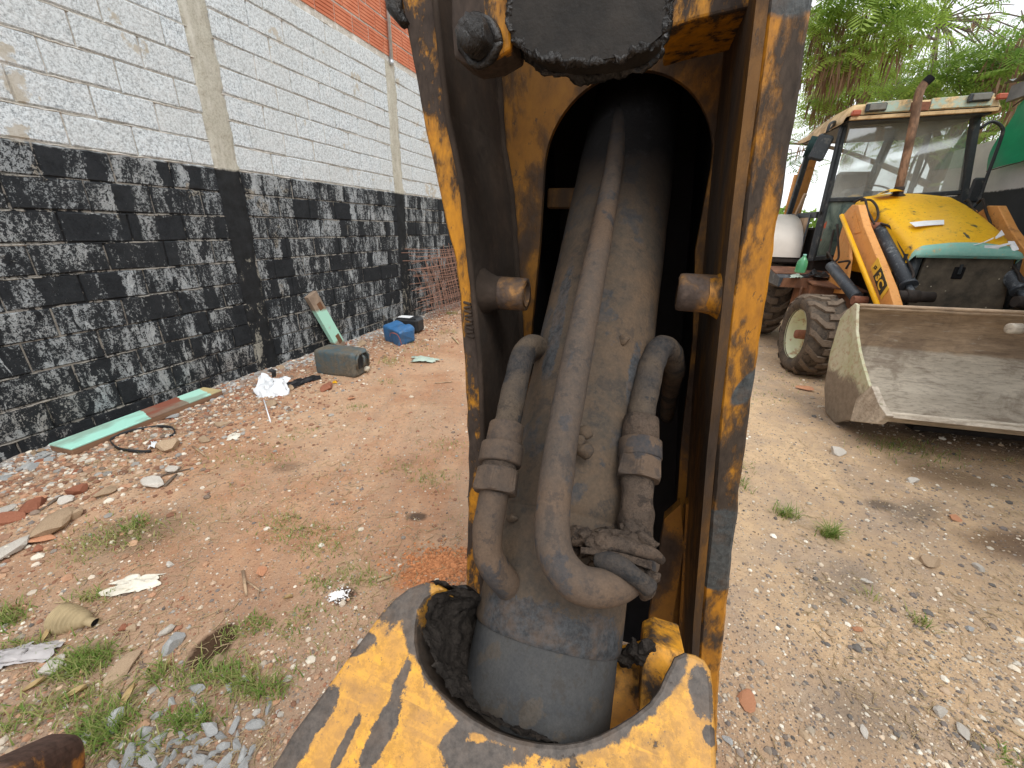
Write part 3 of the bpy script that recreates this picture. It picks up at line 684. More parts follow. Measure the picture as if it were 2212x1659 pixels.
def fitting(a, c, prof, mat, name, par=None, seg=36, hexa=False):
    A0, B0 = AL(OPT(*a)), AL(OPT(*c)); ax = B0-A0; L = ax.length; b = MB()
    pr = [(r, h*L) for h, r in prof]
    if hexa:
        fl_ = True
        import itertools
        o0 = len(b.v); b.lathe(pr, A0, ax, 48, sm=False)
        axn = ax.normalized(); ref = Vector((0, 0, 1)); ref = (ref-axn*ref.dot(axn)).normalized(); w_ = axn.cross(ref)
        for i in range(len(b.v)):
            d = Vector(b.v[i])-A0; h = d.dot(axn); q = d-axn*h; th = math.atan2(q.dot(w_), q.dot(ref)); rr = q.length
            lim = hexa*math.cos(math.pi/6)/math.cos((th % (math.pi/3))-math.pi/6)
            rr2 = min(rr, lim) if rr > .01 else rr
            b.v[i] = tuple(A0+axn*h+(q*(rr2/rr) if rr > 1e-6 else q))
    else: b.lathe(pr, A0, ax, seg)
    b.jitter(.0002 if hexa else .0005, 60); return b.build(name, mat, par or arm)
fitting((1095, 918, .432), (1086, 968, .421), [(0, .0158), (0, .0190), (.04, .0196), (.96, .0200), (1, .0195), (1, .0150)], M['dust_pipe'], 'hose_ferrule')
fitting((1086, 962, .4215), (1079, 1004, .412), [(0, .0190), (.02, .0226), (.08, .0232), (.92, .0234), (1, .0225), (1, .0180)], M['dust_pipe'], 'coupling_collar')
fitting((1079, 1004, .412), (1077, 1018, .409), [(0, .0186), (1, .0186)], M['dirt'], 'coupling_neck')
fitting((1077, 1014, .409), (1069, 1066, .399), [(0, .0150), (0, .0205), (.08, .0230), (.85, .0252), (.95, .0240), (1, .0222), (1, .0150)], M['dust_pipe'], 'hex_nut', hexa=.0252)
pipe('elbow_pipe', [(1069, 1060, .40), (1061, 1100, .396), (1053, 1150, .391), (1055, 1195, .388), (1071, 1232, .388), (1098, 1262, .396), (1122, 1290, .42), (1128, 1310, .44)], .0152, M['dust_pipe'], 10, .001, 'bent steel elbow on the lower left of the cylinder')
fitting((1385, 905, .44), (1382, 958, .428), [(0, .0158), (0, .0192), (.5, .0200), (1, .0202), (1, .0150)], M['dirt'], 'hose_ferrule')
fitting((1383, 952, .4285), (1382, 992, .42), [(0, .0190), (.03, .0228), (.93, .0234), (1, .0225), (1, .0205)], M['dust_pipe'], 'coupling_collar')
fitting((1382, 990, .42), (1378, 1036, .411), [(0, .0200), (.02, .0228), (.85, .0250), (.95, .0240), (1, .0225), (1, .0160)], M['dust_pipe'], 'hex_nut', hexa=.0250)
pipe('standing_pipe', [(1378, 1030, .412), (1375, 1090, .402), (1373, 1140, .396), (1370, 1178, .396)], [.0162, .0172, .0182, .0165], M['dirt'], 24, .0026, 'dirt crusted pipe on the lower right of the cylinder', js=60)
# clamp and scraps of hose
pipe('clamp_rod', [(1292, 1170, .352), (1330, 1176, .345), (1380, 1188, .34), (1412, 1197, .34), (1428, 1210, .348)], [.0062, .0066, .0060, .0055, .004], M['dirt'], 8, .0009)
b = MB(); A_ = [AL(OPT(*q)) for q in ((1255, 1181, .352), (1300, 1186, .342), (1350, 1196, .337), (1409, 1213, .338))]; A2 = [AL(OPT(*q)) for q in ((1254, 1196, .350), (1300, 1200, .340), (1350, 1212, .335), (1408, 1232, .336))]
off = AL(OPT(1300, 1200, .36))-AL(OPT(1300, 1200, .34)); b.grid([A_, A2, [p+off for p in A2], [p+off for p in A_], A_], sm=False); b.build('clamp_band', M['dirt'], arm, bevel=.0015)
pipe('cut_hose', [(1293, 1208, .345), (1320, 1213, .336), (1350, 1228, .33), (1378, 1250, .328), (1400, 1268, .332)], [.008, .0085, .0082, .0075, .0085], M['hose'], 8, .0016)
pipe('cut_hose_end', [(1384, 1256, .334), (1398, 1278, .338), (1394, 1292, .345)], [.009, .0075, .004], M['dirt'], 8, .003)
b = MB()
for q, r in (((1255, 1158, .372), .010), ((1275, 1156, .375), .006), ((1330, 1160, .362), .009), ((1350, 1166, .358), .010), ((1385, 1172, .36), .011), ((1370, 1150, .372), .011), ((1300, 1166, .352), .009), ((1240, 1190, .375), .006), ((1405, 1245, .345), .008)):
    o0 = len(b.v); c = AL(OPT(*q)); rows = []
    for i in range(21):
        th = math.pi*i/20; rows.append([c+Vector((math.sin(th)*math.cos(f_)*1.35, math.sin(th)*math.sin(f_), math.cos(th)*.8))*r for f_ in [2*math.pi*k/32 for k in range(32)]])
    b.grid(rows, closed=True); b.jitter(.0055, 85, o=o0); b.jitter(.003, 230, 3, o=o0)
b.build('dirt_clumps', M['dirt'], arm)
b = MB(); rr = random.Random(3)
for k in range(26):
    c = OPT(1250+rr.uniform(-14, 50), 1190+rr.uniform(-32, 32), .375); P = [c]
    for j in range(4): P.append(P[-1]+Vector((rr.uniform(-.008, .008), rr.uniform(-.006, .006), rr.uniform(-.007, .007))))
    b.tube([AL(p) for p in curve_pts(P, 3)], .0008, 4)
tag(b.build('straw_nest', M['dirt'], arm), kind='stuff')
# small scars on the barrel
b = MB()
for q, r in (((1263, 935, .418), .008), ((1262, 975, .408), .009), ((1252, 950, .412), .006), ((1350, 735, .475), .006), ((1108, 1120, .415), .005)):
    o0 = len(b.v); c = AL(OPT(*q)); rows = []
    for i in range(9):
        th = math.pi*i/8; rows.append([c+Vector((math.sin(th)*math.cos(f_)*1.2, math.sin(th)*math.sin(f_)*.8, math.cos(th)))*r for f_ in [2*math.pi*k/14 for k in range(14)]])
    b.grid(rows, closed=True); b.jitter(.004, 90, o=o0)
tag(b.build('mud_splashes', M['dust_barrel'], arm), kind='stuff')
# lower casting with the round recess
def c5(x, y): return (x/1.1642+1000)/1.73598, (y/1.1642+1900)/1.73598
NB = Vector((-.05, -.55, .83)).normalized(); PB = OPT(1170, 1605, .322)
def onB(p, off=0):
    r = ray(*p); return CAM+r*(((PB-NB*off)-CAM).dot(NB)/r.dot(NB))
outer = [(-330, 1600), (-100, 1290), (30, 1120), (110, 985), (200, 865), (290, 745), (370, 630), (440, 540), (500, 455), (560, 395), (620, 350), (690, 325), (745, 335), (790, 362)]
inner = [(740, 372), (690, 402), (660, 450), (648, 520), (646, 590), (658, 660), (690, 730), (745, 800), (815, 862), (900, 925), (990, 975), (1090, 1010), (1190, 1030), (1290, 1036), (1390, 1022), (1480, 995), (1560, 958), (1640, 908), (1705, 855), (1750, 795), (1775, 735), (1800, 690), (1815, 655)]
rt = [(1822, 634), (1870, 645), (1910, 668), (1938, 715), (1948, 800), (1955, 950), (1962, 1110), (1965, 1290), (1960, 1600)]
inner = [(x-(0 if x < 1300 else 38*min(1, (x-1300)/250)), y) for x, y in inner]
pts = [onB(c5(*p)) for p in outer+inner+rt]
pts = [p for p in pts]
EX = Vector((.036, .045, -.088))
b = MB(); b.prism([AL(p) for p in pts], AL(Vector(EX)+ARM.O*0)-AL(Vector((0, 0, 0))), sm=False)
o = b.build('mounting_casting', M['bracket_yellow'], arm, bevel=.0045); o['label'] = 'scratched yellow casting with a half round recess'
cc = [onB(c5(*q)) for q in ((648, 560), (1240, 1033), (1752, 740))]
A_, B_, C_ = cc; ab = B_-A_; ac = C_-A_; nn = ab.cross(ac); ctr = A_+(nn.cross(ab)*ac.length_squared+ac.cross(nn)*ab.length_squared)/(2*nn.length_squared); rad_ = (A_-ctr).length
Wb = lambda x, y: onB(c5(x, y)); Ax = lambda p, q: Wb(*q)-Wb(*p)
paint_stains(M['bracket_yellow'], (.078, .064, .054), [(ctr, (1, 0, 0), -(rad_+.001), .0075, .12), (Wb(590, 440), Ax((600, 430), (700, 350)), .030, .014, .10), (Wb(80, 1090), Ax((60, 1140), (240, 900)), .070, .012, .06), (Wb(510, 960), Ax((440, 1110), (565, 810)), .045, .008, .06),
    (Wb(330, 1060), Ax((300, 1100), (400, 900)), .026, .004, .08), (Wb(960, 1090), (1, 0, 0), .042, .011, .08), (Wb(1900, 810), Ax((1900, 700), (1900, 900)), .018, .010, .08), (Wb(1935, 1000), (0, .5, -1), .05, .006, .06), (Wb(380, 610), Ax((380, 610), (480, 560)), .02, .010, .08), (Wb(820, 1010), Ax((800, 1050), (900, 980)), .018, .008, .08)])
paint_stains(M['arm_flange_right'], (.062, .070, .072), [(ARM.w(.18, 0, 1.045), (0, 0, 1), .074, .060, .03), (ARM.w(.125, 0, 1.705), (0, .2, 1), .035, .05, .06), (ARM.w(.165, 0, 1.30), (.5, 0, 1), .030, .012, .08)], amp=.16)
# grease caked inside the left half of the recess
EXL = AL(EX)-AL(Vector((0, 0, 0))); ins = [AL(onB(c5(*p))) for p in outer[-3:]+inner[:13]]
rows = []
N_ = 34
for k in range(N_+1):
    t = k/N_; rows.append([p+EXL*(t*1.5-.03)+Vector((.009+.010*t, .003, .005)) for i, p in enumerate(curve_pts(ins, 9))])
b = MB(); b.grid(rows); b.jitter(.006, 26); b.jitter(.0045, 70); b.jitter(.003, 170, 5); b.jitter(.0016, 380, 9); b.build('caked_grease', M['grey_grease'], arm)
pipe('grease_stub', [(985, 1295, .46), (1010, 1302, .475), (1040, 1312, .49)], [.017, .016, .012], M['grease'], 6, .006)
def ribplate(pl, d, ext, name='casting_rib', mat='bracket_side'):
    P = [AL(OPT(*c5(x, y), d+dd)) for x, y, dd in pl]; b = MB(); b.prism(P, AL(Vector(ext))-AL(Vector((0, 0, 0)))); b.build(name, M[mat], arm, bevel=.003)
ribplate([(1515, 705, .02), (1640, 672, .02), (1632, 900, -.01), (1600, 1010, -.02), (1455, 1030, -.02)], .43, (.02, .05, -.03))
ribplate([(1643, 625, .015), (1700, 600, .015), (1830, 640, .015), (1800, 760, 0), (1625, 930, -.012)], .405, (.02, .06, -.03))
for q, r, e in (((1372, 1408, .41), .010, .006), ((1352, 1422, .42), .010, .005), ((1398, 1398, .40), .008, .005), ((1300, 1440, .40), .013, .006), ((1010, 1360, .45), .013, .007), ((1018, 1400, .44), .01, .005)):
    b = MB(); c = AL(OPT(*q)); rows = []
    for i in range(25):
        th = math.pi*i/24; rows.append([c+Vector((math.sin(th)*math.cos(f_)*1.2, math.sin(th)*math.sin(f_)*.8, math.cos(th)))*r for f_ in [2*math.pi*k/36 for k in range(36)]])
    b.grid(rows, closed=True); b.jitter(e, 90); b.jitter(e*.5, 250, 4); b.build('grease_lump', M['grey_grease'], arm)
# lower foot that carries the casting down to the ground
b = MB(); q0 = AL(onB((1000, 1760))); 
b.tube([AL(Vector((-.02, .16, .93))), AL(Vector((-.03, .18, .45))), AL(Vector((-.03, .2, .05)))], [.12, .13, .16], 20); b.build('foot', M['bracket_yellow'], arm)
# upper link: greasy black block, yellow cheek with pin
def ypoly(l, y): return [ARM.py(x, y_, y) for x, y_ in l]
blk = [(1092, -120), (1097, 0), (1099, 60), (1106, 98), (1126, 128), (1160, 150), (1215, 163), (1290, 160), (1345, 150), (1392, 128), (1425, 100), (1436, 70), (1440, 20), (1445, -120)]
blk = [(1094, -120), (1098, 0), (1099, 45), (1108, 78), (1135, 104), (1170, 122), (1225, 132), (1290, 130), (1350, 120), (1400, 100), (1430, 74), (1436, 45), (1440, 0), (1445, -120)]
def dense(l, n=4): return [tuple(Vector((*a, 0)).lerp(Vector((*c, 0)), k/n)[:2]) for a, c in zip(l, l[1:]) for k in range(n)]+[l[-1]]
blk = dense(blk)
b = MB(); b.prism(ypoly(blk, -.062), (0, .048, 0)); o = b.build('greasy_block', M['block_face'], arm)
P = curve_pts([p+Vector((0, .002, 0)) for p in ypoly(blk, -.062)], 7); b = MB(); b.tube(P, .0036, 12); b.jitter(.0040, 75); b.jitter(.0026, 210); b.jitter(.0012, 500); b.build('grease_rim', M['grease'], o)
P = curve_pts([p+Vector((0, .044, 0)) for p in ypoly(blk, -.062)], 6); b = MB(); b.tube(P, .0050, 12); b.jitter(.0045, 60); b.jitter(.0025, 200); b.build('grease_rim', M['grease'], o)
b = MB(); b.prism(ypoly([(972, -120), (975, 60), (980, 125), (1010, 140), (1060, 132), (1104, 105), (1104, -120)], -.055), (0, .05, 0)); o = b.build('yellow_cheek', M['arm_flange'], arm, bevel=.003)
c = ARM.py(1028, 84, -.066)
b = MB(); b.lathe([(.0005, -.022), (.009, -.020), (.0145, -.016), (.0162, -.008), (.0162, .01), (.018, .014)], c, (0, 1, 0), 40); b.jitter(.0035, 75); b.jitter(.0018, 190); b.build('pin_head', M['grease'], o)
b = MB(); b.tube([c+Vector((.0185*math.cos(t), .010, .0185*math.sin(t))) for t in [2*math.pi*k/36 for k in range(37)]], .0055, 8); b.jitter(.005, 70); b.build('grease_ring', M['grease'], o)
b = MB(); b.prism(ypoly([(1432, -120), (1690, -120), (1645, 8), (1600, 18), (1500, 42), (1440, 62)], .045), (0, .12, 0)); b.build('cross_member', M['arm_flange'], arm, bevel=.003)
b = MB(); c = ARM.py(868, 20, -.003); b.tube([c+Vector((-.012, .01, .03)), c+Vector((-.008, .0, 0)), c+Vector((.002, .0, -.014))], [.013, .010, .006], 10); b.jitter(.006, 60); b.build('grease_lump', M['grease'], arm)
b = MB()
for k in range(9):                                       # row of dents on the left edge and torn metal on the right one
    q = ARM.py(1009+k*.9, 655+k*9, -.001); b.box(q, (.012, .003, .0035), Matrix.Rotation(.2*(-1)**k, 3, 'Y'), bev=.001)
b.build('edge_dents', M['arm_inner'], arm)
# second machine part at the lower left corner of the view
kn = empty('rusty_steel_knuckle', G(20, 1700), 0, 'rounded rusty steel knuckle with orange paint patch at the lower left corner of the view', 'steel bracket')
kl = Vector(kn.location)
c = OPT(-18, 1725, .52); b = MB()
pr = []
for i in range(24):
    t = 2*math.pi*i/24; ex = .035*math.copysign(abs(math.cos(t))**.6, math.cos(t)); ey = .045*math.copysign(abs(math.sin(t))**.6, math.sin(t)); pr.append(c-kl+Vector((ex, -.0+ey*.3, ey)))
b.prism(pr, (-.04, .10, -.11)); b.build('knuckle', M['bracket_rust'], kn, bevel=.012)
b = MB(); b.tube([c-kl+Vector((-.02, .04, -.06)), c-kl+Vector((-.06, .10, -.30)), Vector((-.08, .0, -.02))], [.035, .04, .05], 14); b.build('post', M['bracket_rust'], kn)
# ------------------------------------------------------------------ the backhoe loader
M['jyel'] = worn('chipped_yellow_bonnet', (.84, .49, .014), (.07, .06, .05), 5, .640, .006, (1, 1, 1), (.76, .40, .013), .4)
M['joran'] = worn('faded_orange_paint', (.72, .35, .11), (.30, .12, .05), 4, .64, .03, (1, 1, 1), (.66, .29, .075), .5)
M['jrod'] = plain('fresh_yellow_paint', (.80, .42, .01), .12, 8, .45)
M['teal'] = worn('faded_teal_paint', (.22, .50, .42), (.60, .45, .22), 7, .60, .02, (1, 1, 1), (.30, .55, .47), .5)
M['post'] = worn('dark_cab_post', (.035, .042, .048), (.12, .12, .11), 12, .62, .05, rough=.5)
M['cyl_gray'] = worn('grey_ram', (.055, .065, .078), (.22, .24, .25), 11, .60, .05, rough=.45)
M['brownrust'] = worn('rusty_brown_sheet', (.27, .125, .065), (.14, .07, .045), 5, .52, .1, (1, 1, .5), (.34, .17, .10), .75)
M['chassis'] = plain('oily_dark_chassis', (.035, .028, .024), .4, 10, .8)
M['fender'] = plain('dirty_white_fibreglass', (.66, .62, .56), .10, 3, .5, 0, .1)
M['tyre'] = dusty('dusty_tyre_rubber', (.075, .062, .050), (.135, .105, .078), (.045, .040, .035), 9, .003, .5)
M['lug'] = dusty('dusty_tyre_lug', (.15, .115, .085), (.20, .155, .115), (.11, .085, .065), 14, .002, .5)
M['rim'] = worn('pale_green_rim', (.56, .60, .38), (.38, .20, .10), 5, .62, .06, (1, 1, 1), (.62, .62, .45), .5)
M['hub'] = plain('rusty_hub', (.24, .10, .06), .3, 20, .8)
M['tanroof'] = worn('faded_tan_roof', (.62, .43, .22), (.42, .28, .14), 5, .58, .1, (1, 1, 1), (.70, .52, .30), .6)
M['roofteal'] = worn('teal_and_tan_roof_front', (.34, .46, .38), (.58, .42, .22), 5, .53, .05, (1, 1, 1), (.42, .50, .42), .6)
m = Mt('muddy_bucket_steel', .6, .1, .4); P = m.obj(); f = m.noise(5, m.obj((.5, 1, 2)), 9, .68, .5); f2 = m.noise(30, m.obj((.4, 1, 2.5)), 7, .72)
zz = m.xyz(P, 2); up_ = m.mix(m.ramp(f, .38, .6), (.36, .26, .17), (.52, .385, .26)); lo_ = m.mix(m.ramp(f, .38, .6), (.52, .46, .37), (.68, .61, .50))
c = m.mix(m.ramp(m.ma('ADD', zz, m.ma('MULTIPLY', f, .10)), .62, .64), lo_, up_)
f7 = m.noise(2.2, P, 7, .7, .6); c = m.mix(m.ma('MULTIPLY', m.ramp(f7, .50, .60), .55), c, (.19, .135, .095)); c = m.mix(m.ma('MULTIPLY', m.ramp(m.noise(1, m.obj((5, 30, 30), (0, 0, .2)), 4, .6), .60, .64), .5), c, (.60, .54, .45)); c = m.mix(m.ma('MULTIPLY', m.ramp(f2, .5, .6), .40), c, (.15, .11, .08)); c = m.mix(m.ramp(m.noise(9, P, 6, .7), .68, .71), c, (.55, .50, .42))
m.col(c); m.bump(f2, .5, .006); m.bump(f, .4, .012); M['bucket'] = m.m
m = Mt('scraped_green_white_side_plate', .65, 0, .3); P = m.obj(); zz = m.xyz(P, 2); f = m.noise(6, P, 8, .7, .4); f2 = m.noise(25, P, 6, .7)
c = m.mix(m.ramp(f, .4, .6), (.44, .45, .28), (.54, .52, .38)); c = m.mix(m.ma('MULTIPLY', m.ramp(f2, .5, .6), .5), c, (.36, .20, .13))
c = m.mix(m.ramp(m.ma('ADD', zz, m.ma('MULTIPLY', f, .35)), .54, .60, True), c, m.mix(m.ramp(f2, .3, .7), (.16, .125, .09), (.27, .22, .165))); m.col(c); m.bump(f2, .4, .004); M['bside'] = m.m
m = Mt('dusty_radiator_panel', .8, 0, .2); P = m.obj(); f = m.noise(8, P, 6, .65); v = m.voro(22, P, 'F1', 'Distance'); vc = m.voro(22, P, 'F1', 'Color')
c = m.mix(m.ramp(f, .35, .65), (.065, .057, .045), (.150, .125, .092)); c = m.mix(m.ma('MULTIPLY', m.ramp(v, .12, .17, True), m.ramp(m.xyz(vc, 0), .72, .74)), c, (.50, .45, .34)); m.col(c); m.bump(f, .3, .004); M['grill'] = m.m
M['lens'] = plain('cloudy_lamp_glass', (.17, .165, .14), .2, 20, .15)
M['redlens'] = plain('faded_red_lens', (.40, .10, .055), .25, 20, .3)
M['exh'] = worn('rusty_exhaust', (.30, .17, .10), (.12, .075, .05), 9, .5, .1, (1, 1, .5), (.38, .24, .15), .7)
M['soot'] = plain('soot_black', (.006, .006, .007), .2, 10, .9)
M['tape'] = plain('white_tape', (.80, .82, .84), .08, 30, .5)
M['blackdecal'] = plain('black_decal', (.035, .035, .032), .2, 30, .5)
M['yeldecal'] = plain('yellow_decal', (.78, .48, .06), .1, 30, .5)
M['ply'] = worn('weathered_plywood', (.46, .32, .20), (.30, .21, .14), 5, .55, .1, (3, 3, .4), (.52, .38, .25), .8)
m = Mt('dusty_cab_glass', .12, 0, .5); f = m.noise(4, m.obj(), 6, .6)
tr = m.n('ShaderNodeBsdfTransparent'); tr.inputs[0].default_value = (.86, .90, .88, 1); df = m.n('ShaderNodeBsdfDiffuse'); df.inputs[0].default_value = (.60, .62, .58, 1)
gl = m.n('ShaderNodeBsdfGlossy'); gl.inputs['Roughness'].default_value = .06; gl.inputs[0].default_value = (.9, .9, .9, 1)
m1 = m.n('ShaderNodeMixShader'); m2 = m.n('ShaderNodeMixShader'); m.l(m.ma('ADD', m.ma('MULTIPLY', m.ramp(f, .3, .75), .30), .10), m1.inputs[0]); m.l(tr.outputs[0], m1.inputs[1]); m.l(df.outputs[0], m1.inputs[2])
m2.inputs[0].default_value = .20; m.l(m1.outputs[0], m2.inputs[1]); m.l(gl.outputs[0], m2.inputs[2]); m.l(m2.outputs[0], m.t.nodes['Material Output'].inputs[0]); M['glass'] = m.m
m = Mt('muddy_green_glass', .3, 0, .5); f = m.noise(9, m.obj((1, 1, .5)), 8, .7, 1)
m.col(m.mix(m.ramp(f, .4, .62), (.045, .075, .07), (.17, .22, .19))); m.bump(f, .3, .004); M['mudglass'] = m.m

tr_ = empty('backhoe_loader', TR.O, -TR.a, 'muddy yellow and orange backhoe loader parked facing the camera with its bucket lowered', 'backhoe')
V = Vector
def wheel(x, y, R, Wd, rr, nl, lugw, out):
    b = MB(); h = Wd/2
    prof = [(rr, -h*.80), (rr*1.12, -h*.93), (R*.74, -h*1.04), (R*.88, -h*.98), (R*.93, -h*.86), (R*.945, -h*.45), (R*.95, 0), (R*.945, h*.45), (R*.93, h*.86), (R*.88, h*.98), (R*.74, h*1.04), (rr*1.12, h*.93), (rr, h*.80)]
    b.lathe(prof, (0, 0, 0), (1, 0, 0), 64); wh = b.build('wheel', M['tyre'], tr_); wh.location = (x, y, R-.02)
    # one angular lug: shoulder to past the middle with a bend
    def lug(side):
        b = MB(); n = 5; P = []
        for t in [k/n for k in range(n+1)]:
            xx = side*h*(1.0-1.12*t); a = (-.30*min(1, t*1.75)-.02*max(0, t-.6))*(.42/R) ; P.append((xx, a))
        wd_ = lugw
        top = []; bot = []
        for (xx, a) in P:
            for s_ in (-1, 1):
                aa = a+s_*wd_/2/R; rt = R*(1-.075*max(0, (abs(xx)/h-.72)/.28)**1.5)
                ax2 = a+s_*wd_*.68/R
                top.append(V((xx, math.sin(aa)*rt, math.cos(aa)*rt))); bot.append(V((xx*1.015, math.sin(ax2)*R*.90, math.cos(ax2)*R*.90)))
        m_ = len(P); vs = top+bot; fs = []
        for i in range(m_-1):
            a, c = 2*i, 2*i+2
            fs += [(a, a+1, c+1, c), (a+2*m_, a, c, c+2*m_), (a+1, a+1+2*m_, c+1+2*m_, c+1)]
        fs += [(0, 2*m_, 2*m_+1, 1), (2*m_-2, 2*m_-1, 4*m_-1, 4*m_-2)]
        b.add(vs, fs); me = b.mesh('tread_lug', M['lug']); return me
    ml, mr = lug(-1), lug(1)
    import bmesh
    for me in (ml, mr):
        q = bmesh.new(); q.from_mesh(me); bmesh.ops.recalc_face_normals(q, faces=q.faces); q.to_mesh(me); q.free()
    for k in range(nl):
        a = 2*math.pi*k/nl
        link('tread_lug', ml, wh, rot=(a, 0, 0)); link('tread_lug', mr, wh, rot=(a+math.pi/nl, 0, 0))
    b = MB(); o = out
    b.lathe([(rr*1.04, o*h*.90), (rr*1.06, o*h*.84), (rr*.97, o*h*.80), (rr*.93, o*h*.55), (rr*.90, o*h*.30), (rr*.72, o*h*.16), (rr*.5, o*h*.22), (rr*.3, o*h*.30), (.001, o*h*.30)], (0, 0, 0), (1, 0, 0), 48)
    b.build('rim', M['rim'], wh)
    b = MB(); b.lathe([(.001, o*h*.86), (rr*.17, o*h*.86), (rr*.19, o*h*.8), (rr*.20, o*h*.3)], (0, 0, 0), (1, 0, 0), 20); b.build('hub', M['hub'], wh)
    return wh
wheel(-.945, .175, .445, .36, .262, 15, .062, -1)
wheel(.985, .175, .445, .36, .262, 15, .062, 1)
wheel(-.90, 2.25, .66, .42, .36, 17, .08, -1)
wheel(.96, 2.25, .66, .42, .36, 17, .08, 1)
b = MB(); b.box((.02, .17, .44), (1.7, .16, .16), bev=.02); b.box((.02, 1.2, .52), (.55, 3.2, .34), bev=.03); b.box((.02, 2.25, .62), (1.5, .22, .22), bev=.02); b.build('chassis', M['chassis'], tr_)
# bucket
XB0, XB1 = -1.19, 1.17
prof = [(-1.06, .945), (-.985, .90), (-.92, .80), (-.895, .66), (-.91, .50), (-.96, .33), (-1.05, .17), (-1.19, .085), (-1.40, .145), (-1.70, .275)]
pf = [(p.x, p.y) for p in curve_pts([(a, c, 0) for a, c in prof], 5)]
rows = []
for k in range(61):
    x = XB0+(XB1-XB0)*k/60; rise = .028*(k/60)
    rows.append([(x, y, z+rise*(1 if z > .5 else z*2)) for y, z in pf])
b = MB(); b.grid(rows); b.jitter(.010, 3.5); b.jitter(.004, 14)
me = b.build('bucket_shell', M['bucket'], tr_, recalc=False); k_ = me.modifiers.new('solid', 'SOLIDIFY'); k_.thickness = .028; k_.offset = 1
b = MB(); b.tube([(XB0, -1.065, .950), (XB1, -1.065, .978)], .014, 8); b.build('top_lip', M['bucket'], tr_)
b = MB(); b.prism([(XB0, -1.66, .245), (XB0, -1.83, .335), (XB0, -1.845, .315), (XB0, -1.67, .215)], (XB1-XB0, 0, .01)); b.build('cutting_edge', M['bucket'], tr_)
edge = [(-1.075, .955), (-1.10, .90), (-1.18, .765), (-1.30, .64), (-1.40, .56), (-1.55, .455), (-1.60, .42), (-1.72, .385), (-1.83, .335), (-1.82, .30), (-1.42, .085), (-1.31, .012), (-1.12, .03), (-.985, .20), (-.90, .50), (-.89, .80), (-.95, .885), (-1.04, .96)]
for x, s in ((XB0, -1), (XB1, 1)):
    b = MB(); b.prism([(x, y, z+(0 if s < 0 else .02)) for y, z in edge], (s*.022, 0, 0)); o = b.build('side_plate', M['bside'], tr_, bevel=.004)
    b = MB(); b.prism([(x+s*.026, y, z) for y, z in ((-1.60, .455), (-1.75, .37), (-1.87, .335), (-1.80, .24), (-1.50, .12), (-1.48, .30))], (-s*.045, 0, 0)); b.build('corner_tooth', M['bucket'], tr_, bevel=.006)
